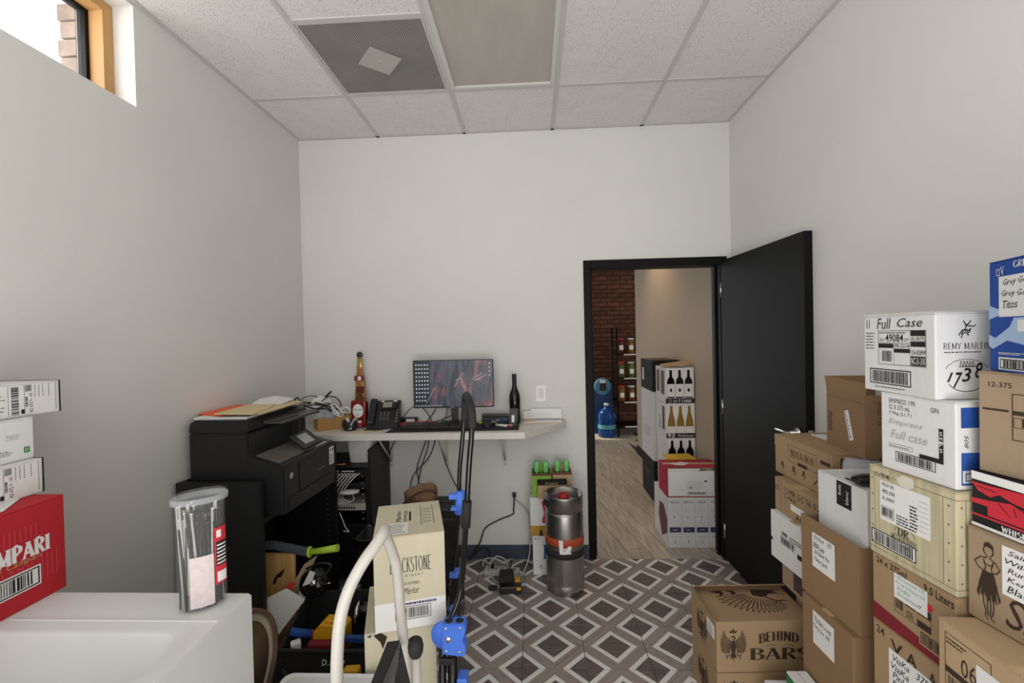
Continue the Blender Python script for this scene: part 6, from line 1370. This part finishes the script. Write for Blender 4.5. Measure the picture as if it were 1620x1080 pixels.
p=Print();
for k in range(4): p.lines(FN,.097*k+.015,.25,.097*k+.085,.305,4,k,.12)
p.obj('fine_print',FAINT,r)
p=Print();p.poly(FL,[(.20,.02),(.34,.10),(.34,.20),(.26,.28),(.15,.27),(.12,.16)]);p.obj('grape_print',mat('mauve','6d4048',.7),r)
r,FL,FN,FT,FTN,FR=carton('crimson box with a torn white front panel on top of the slim wine cartons',(.953,3.245),-.01,.385,.215,.3695,.216,CRIMS)
p=Print();p.rect(FN,.010,.008,.375,.212);p.obj('white_panel',PAPER,r)
p=Print(.0010);p.bars(FN,.14,.018,.285,.040,24,4,frame=.001);p.lines(FN,.14,.06,.285,.125,5,3,.15);p.rect(FN,.268,.11,.284,.122);p.bars(FN,.155,.06,.185,.078,8,2,frame=0);p.rect(FN,.010,.1905,.375,.1915);p.obj('label_print',INK,r)
p=Print(.0013);p.poly(FN,[(.22,.190),(.245,.208),(.30,.204),(.33,.209),(.375,.207),(.375,.196),(.34,.192),(.31,.196),(.27,.192)]);p.rect(FN,.002,.208,.384,.2155);p.obj('torn_edge',mat('torn_brown','7a6448',.9),r)
p=Print(.0014);p.poly(FTN,[(.08,.06),(.14,.05),(.18,.09),(.20,.12),(.14,.14),(.10,.12),(.05,.11)]);p.obj('torn_paper',PAPER,r)
sheet('yellow_card','yellow card sticking out behind the top of the crimson box',[(1.02,3.44),(1.24,3.44),(1.23,3.60),(1.02,3.58)],.592,mat('yellow_card','d8b428',.6),.006,'card')
bpy.data.objects['yellow_card'].location.z=.5870
def winecase(label,y,x,lx,ly,z,h,m,bottle_c,kind,band):
    r,FL,FN,FT,FTN,FR=carton(label,(x,y),0,lx,ly,z,h,m)
    if kind is None: return r,FL,FN
    Print(.0004).rect(FN,.004,h*.14 if band else .005,lx-.004,h-.006).obj('white_field',PAPER,r)
    p=Print(.0008);q=Print(.0010);n=3;b0=h*.15
    for k in range(n):
        cx=lx*(.19+.31*k);bh=h*.78;w_=lx*.135
        prof=[(0,0),(1,0),(1,.55),(.85,.66),(.36,.76),(.32,1)] if kind!='white' else [(0,0),(1,0),(1,.25),(.9,.45),(.5,.68),(.36,.80),(.32,1)]
        L_=[(cx-w_*a,b0+bh*b) for a,b in prof[::-1]];Rr=[(cx+w_*a,b0+bh*b) for a,b in prof]
        p.quad(FN,Rr+L_[:-1]) if True else None
        if kind=='mask': q.rect(FN,cx-w_*.95,b0+.01,cx+w_*.95,b0+bh*.5)
        if kind=='white': q.rect(FN,cx-w_*.95,b0+.0,cx+w_*.95,b0+bh*.24)
    p.obj('bottle_print',bottle_c,r);q.obj('bottle_label_print',PAPER if kind!='dark' else DGLASS,r) if kind!='dark' else None
    if kind=='mask':
        p=Print(.0013)
        for k in range(n): cx=lx*(.19+.31*k);p.quad(FN,[(cx+.011*math.cos(a*PI/5),b0+h*.22+.016*math.sin(a*PI/5)) for a in range(10)])
        p.obj('mask_print',INKB,r)
    if band:
        p=Print(.0008);p.rect(FN,.001,.002,lx-.001,h*.14);p.obj('dark_band',INK,r)
    return r,FL,FN
WY,WX=3.75,1.105
r,FL,FN=winecase('dark wine case printed with three masked bottles, topmost in the hall stack',WY,WX,.235,.29,.972,.300,WCARD,DGLASS,'mask',True)
p=Print(.0012);p.text(FN,'11',.112,.008,.14,.036,bold=.01);p.lines(FN,.152,.010,.225,.034,2,3,.6);p.stroke(FN,A(.035,.021,.012,.012,0,360,8),.002);p.lines(FN,.062,.010,.10,.034,2,4,.4);p.obj('band_lettering',PAPER,r)
MB().box((0,0,0),(.22,.15,.003),None,0,Matrix.Translation((.0,.01,.301))@Matrix.Rotation(-.12,4,'Y')@Matrix.Rotation(.12,4,'X')).obj('loose_flap',KRAFTL,r)
p=Print();p.rect(FL,.03,.08,.12,.27);p.rect(FL,.16,.07,.26,.27);p.obj('side_print',mat('brown_print','5e463c',.7),r)
r,FL,FN=winecase('wine case with three golden wine bottles and 93 on its band',WY+.004,WX,.24,.285,.680,.291,WCARD,mat('wine_gold','8f6f28',.5),'white',True)
p=Print(.0012);p.text(FN,'93',.012,.006,.072,.038,bold=.02);p.text(FN,'WineEnthusiast',.095,.012,.225,.030);p.obj('band_lettering',PAPER,r)
p=Print();p.rect(FL,.18,.06,.25,.26);p.stroke(FL,[(.10,.05),(.11,.18),(.12,.05)],.010);p.obj('side_print',MATS['brown_print'],r)
r,FL,FN=winecase('wine case with three dark bottle prints behind the crimson box',WY+.01,WX+.005,.236,.28,.385,.294,WCARD,DGLASS,'dark',False)
carton('plain white case on the floor beneath the dark-bottle wine case',(WX+.005,WY+.01),0,.236,.28,0,.3845,WCARD)
for k,(z,h_,mt,lb) in enumerate(((0,.385,BLACKC,'black case on the hall floor, bottom of the rear stack'),(.3855,.34,WCARD,'white case with pale lettering above the black bottom case'),(.726,.30,WCARD,'plain white case second from the top of the rear hall stack'),(1.0265,.285,BLACKC,'black case with a white label, topmost of the rear hall stack'))):
    r,FL,FN,FT,FTN,FR=carton(lb,(1.092,4.10),0,.25,.43,z,h_,mt)
    if k==3: p=Print();p.rect(FL,.06,.08,.12,.20);p.obj('paper_label',PAPER,r)
    if k==1: p=Print();p.lines(FL,.10,.20,.35,.30,5,3,.3);p.obj('lettering',GREYP,r)
    if k==0: p=Print();p.lines(FL,.10,.20,.30,.26,3,3,.4);p.obj('lettering',mat('grey_ink','55504c',.7),r)
# water jugs and dispenser
BLUEG=mat('blue_water','2c63b0',.1,trans=.55,ior=1.33)
wj=empty('water_jug','blue five-gallon water jug on the floor before the brick wall','jug',(1.11,6.80,0))
MB().lathe([(0,0),(.125,0),(.135,.012),(.135,.10),(.130,.11),(.135,.12),(.135,.20),(.130,.21),(.135,.22),(.135,.34),(.10,.40),(.035,.44),(.03,.49),(.032,.50),(0,.50)],None,28).obj('jug_body',BLUEG,wj);MB().lathe([(.0325,.47),(.037,.47),(.037,.505),(0,.507)],None,16).obj('jug_cap',WPLAS,wj);MB().lathe([(.1362,.13),(.1362,.19)],None,28).obj('jug_label',mat('aqua_label','5fa0b0',.5),wj)
wd=empty('water_dispenser','blue water dispenser panel behind the water jug','dispenser',(1.085,7.08,0))
boxo('dispenser_body',(-.17,-.09,0),(.17,.10,.78),mat('blue_enamel','1d3f70',.4),wd,.02)
MB().lathe([(0,-.02),(.13,-.02),(.135,0),(.12,.01),(0,.01)],None,28,M=Matrix.Translation((-.0,-.095,.74))@Matrix.Rotation(PI/2,4,'X')).obj('round_sign',mat('aqua_sign','5b95b8',.4),wd);boxo('spout_block',(-.05,-.15,.68),(.05,-.118,.80),BPLAS,wd,.01);boxo('spout_plate',(-.04,-.152,.80),(.04,-.120,.84),PAPER,wd,.004)
# snack rack
sr=empty('wire_rack','black wire snack rack against the brick wall beyond the hall','rack',(1.27,6.72,0))
for (x,y) in ((0,0),(.5,0),(0,.4),(.5,.4)): MB().tube([(x,y,0),(x,y,1.66)],.012,None,8).obj('post',BLACKP,sr)
for z in (.15,.52,.88,1.24): 
    boxo('shelf',(.0,.0,z),(.5,.4,z+.018),BLACKP,sr,.002);boxo('price_strip',(.10,-.012,z),(.28,-.0015,z+.016),PAPER,sr)
m=MB();m.tube([(0,0,1.5),(0,.4,1.5)],.006,None,6);m.tube([(0,0,1.62),(.5,0,1.62)],.006,None,6);m.obj('rail',BLACKP,sr)
jars=['7a5520','6b4018','565c24','5c6628','5c2218','74602a'];cnt=0
words=['amber','brown','olive','green','red','yellow']
for zi,z in enumerate((.538,.898,1.258)):
    for c in range(3):
        k=(zi*2+c)%6 if zi<2 else (4,0,1)[c]
        e=empty('snack_jar','%s-filled snack jar, %s on the %s shelf of the wire rack'%(words[k],('leftmost','middle','rightmost')[c],('lower','centre','upper')[zi]),'jar',(1.34+c*.15,6.80,z),0,'snack jars on the wire rack')
        MB().lathe([(0,0),(.055,0),(.06,.006),(.06,.19),(.045,.21),(0,.21)],None,16).obj('jar_body',mat('jar_'+words[k],jars[k],.3,noise=.4,nscale=25),e);MB().lathe([(.046,.2105),(.05,.2105),(.05,.235),(0,.236)],None,16).obj('jar_lid',RED if c==0 else WPLAS,e);boxo('jar_label',(-.03,-.062,.06),(.03,-.0535,.13),PAPER,e,.002)
# ------------------------------------------------------------------ print and fittings belong to the part that carries them
HOST={'handwriting':('paper_note',),'label_print':('shipping_label','paper_label','sticker','spec_label'),'touch_screen':('control_panel',),'drawer_pull':('front_door',),'display':('display_housing',),'display_label':('display_housing',),
'door_handle':('door_leaf',),'latch_plate':('door_leaf',),'recycling_arrows':('green_mark',),'band_print':('purple_band',),'mask_print':('bottle_print',),'bottle_label_print':('bottle_print',),'desktop_image':('screen_glass',),'icon_field':('screen_glass',),'barcode':('barcode_field',),
'band_lettering':('dark_band',),'port_lights':('gateway_unit',),'ports':('gateway_unit',),'cup_sticker':('cup_body',),'jar_label':('jar_body',),'silver_ring':('can_body',),'toggle':('rocker',),'keypad':('phone_base',),'line_keys':('phone_base',),'tray_wing':('scan_tray',),'small_print':('red_label',),'logo_disc':('red_label',),'barcode_sticker':('red_label',),'black_text_block':('red_label',),'screw':('baffle',),'bolt':('blue_joint_block',),'tube_end':('blue_joint_block',),'tread_ribs':('tread',),'tread_edge':('tread',)}
base_=lambda n:n.split('.')[0]
for root in [o for o in bpy.data.objects if o.parent is None and o.type=='EMPTY']:
    kids=list(root.children);by={}
    for c in kids: by.setdefault(base_(c.name),c)
    for c in kids:
        for hn in HOST.get(base_(c.name),()):
            hst=by.get(hn)
            if hst is not None and hst is not c and tuple(hst.location)==(0,0,0) and tuple(c.location)==(0,0,0): c.parent=hst;break
bpy.context.view_layer.update()
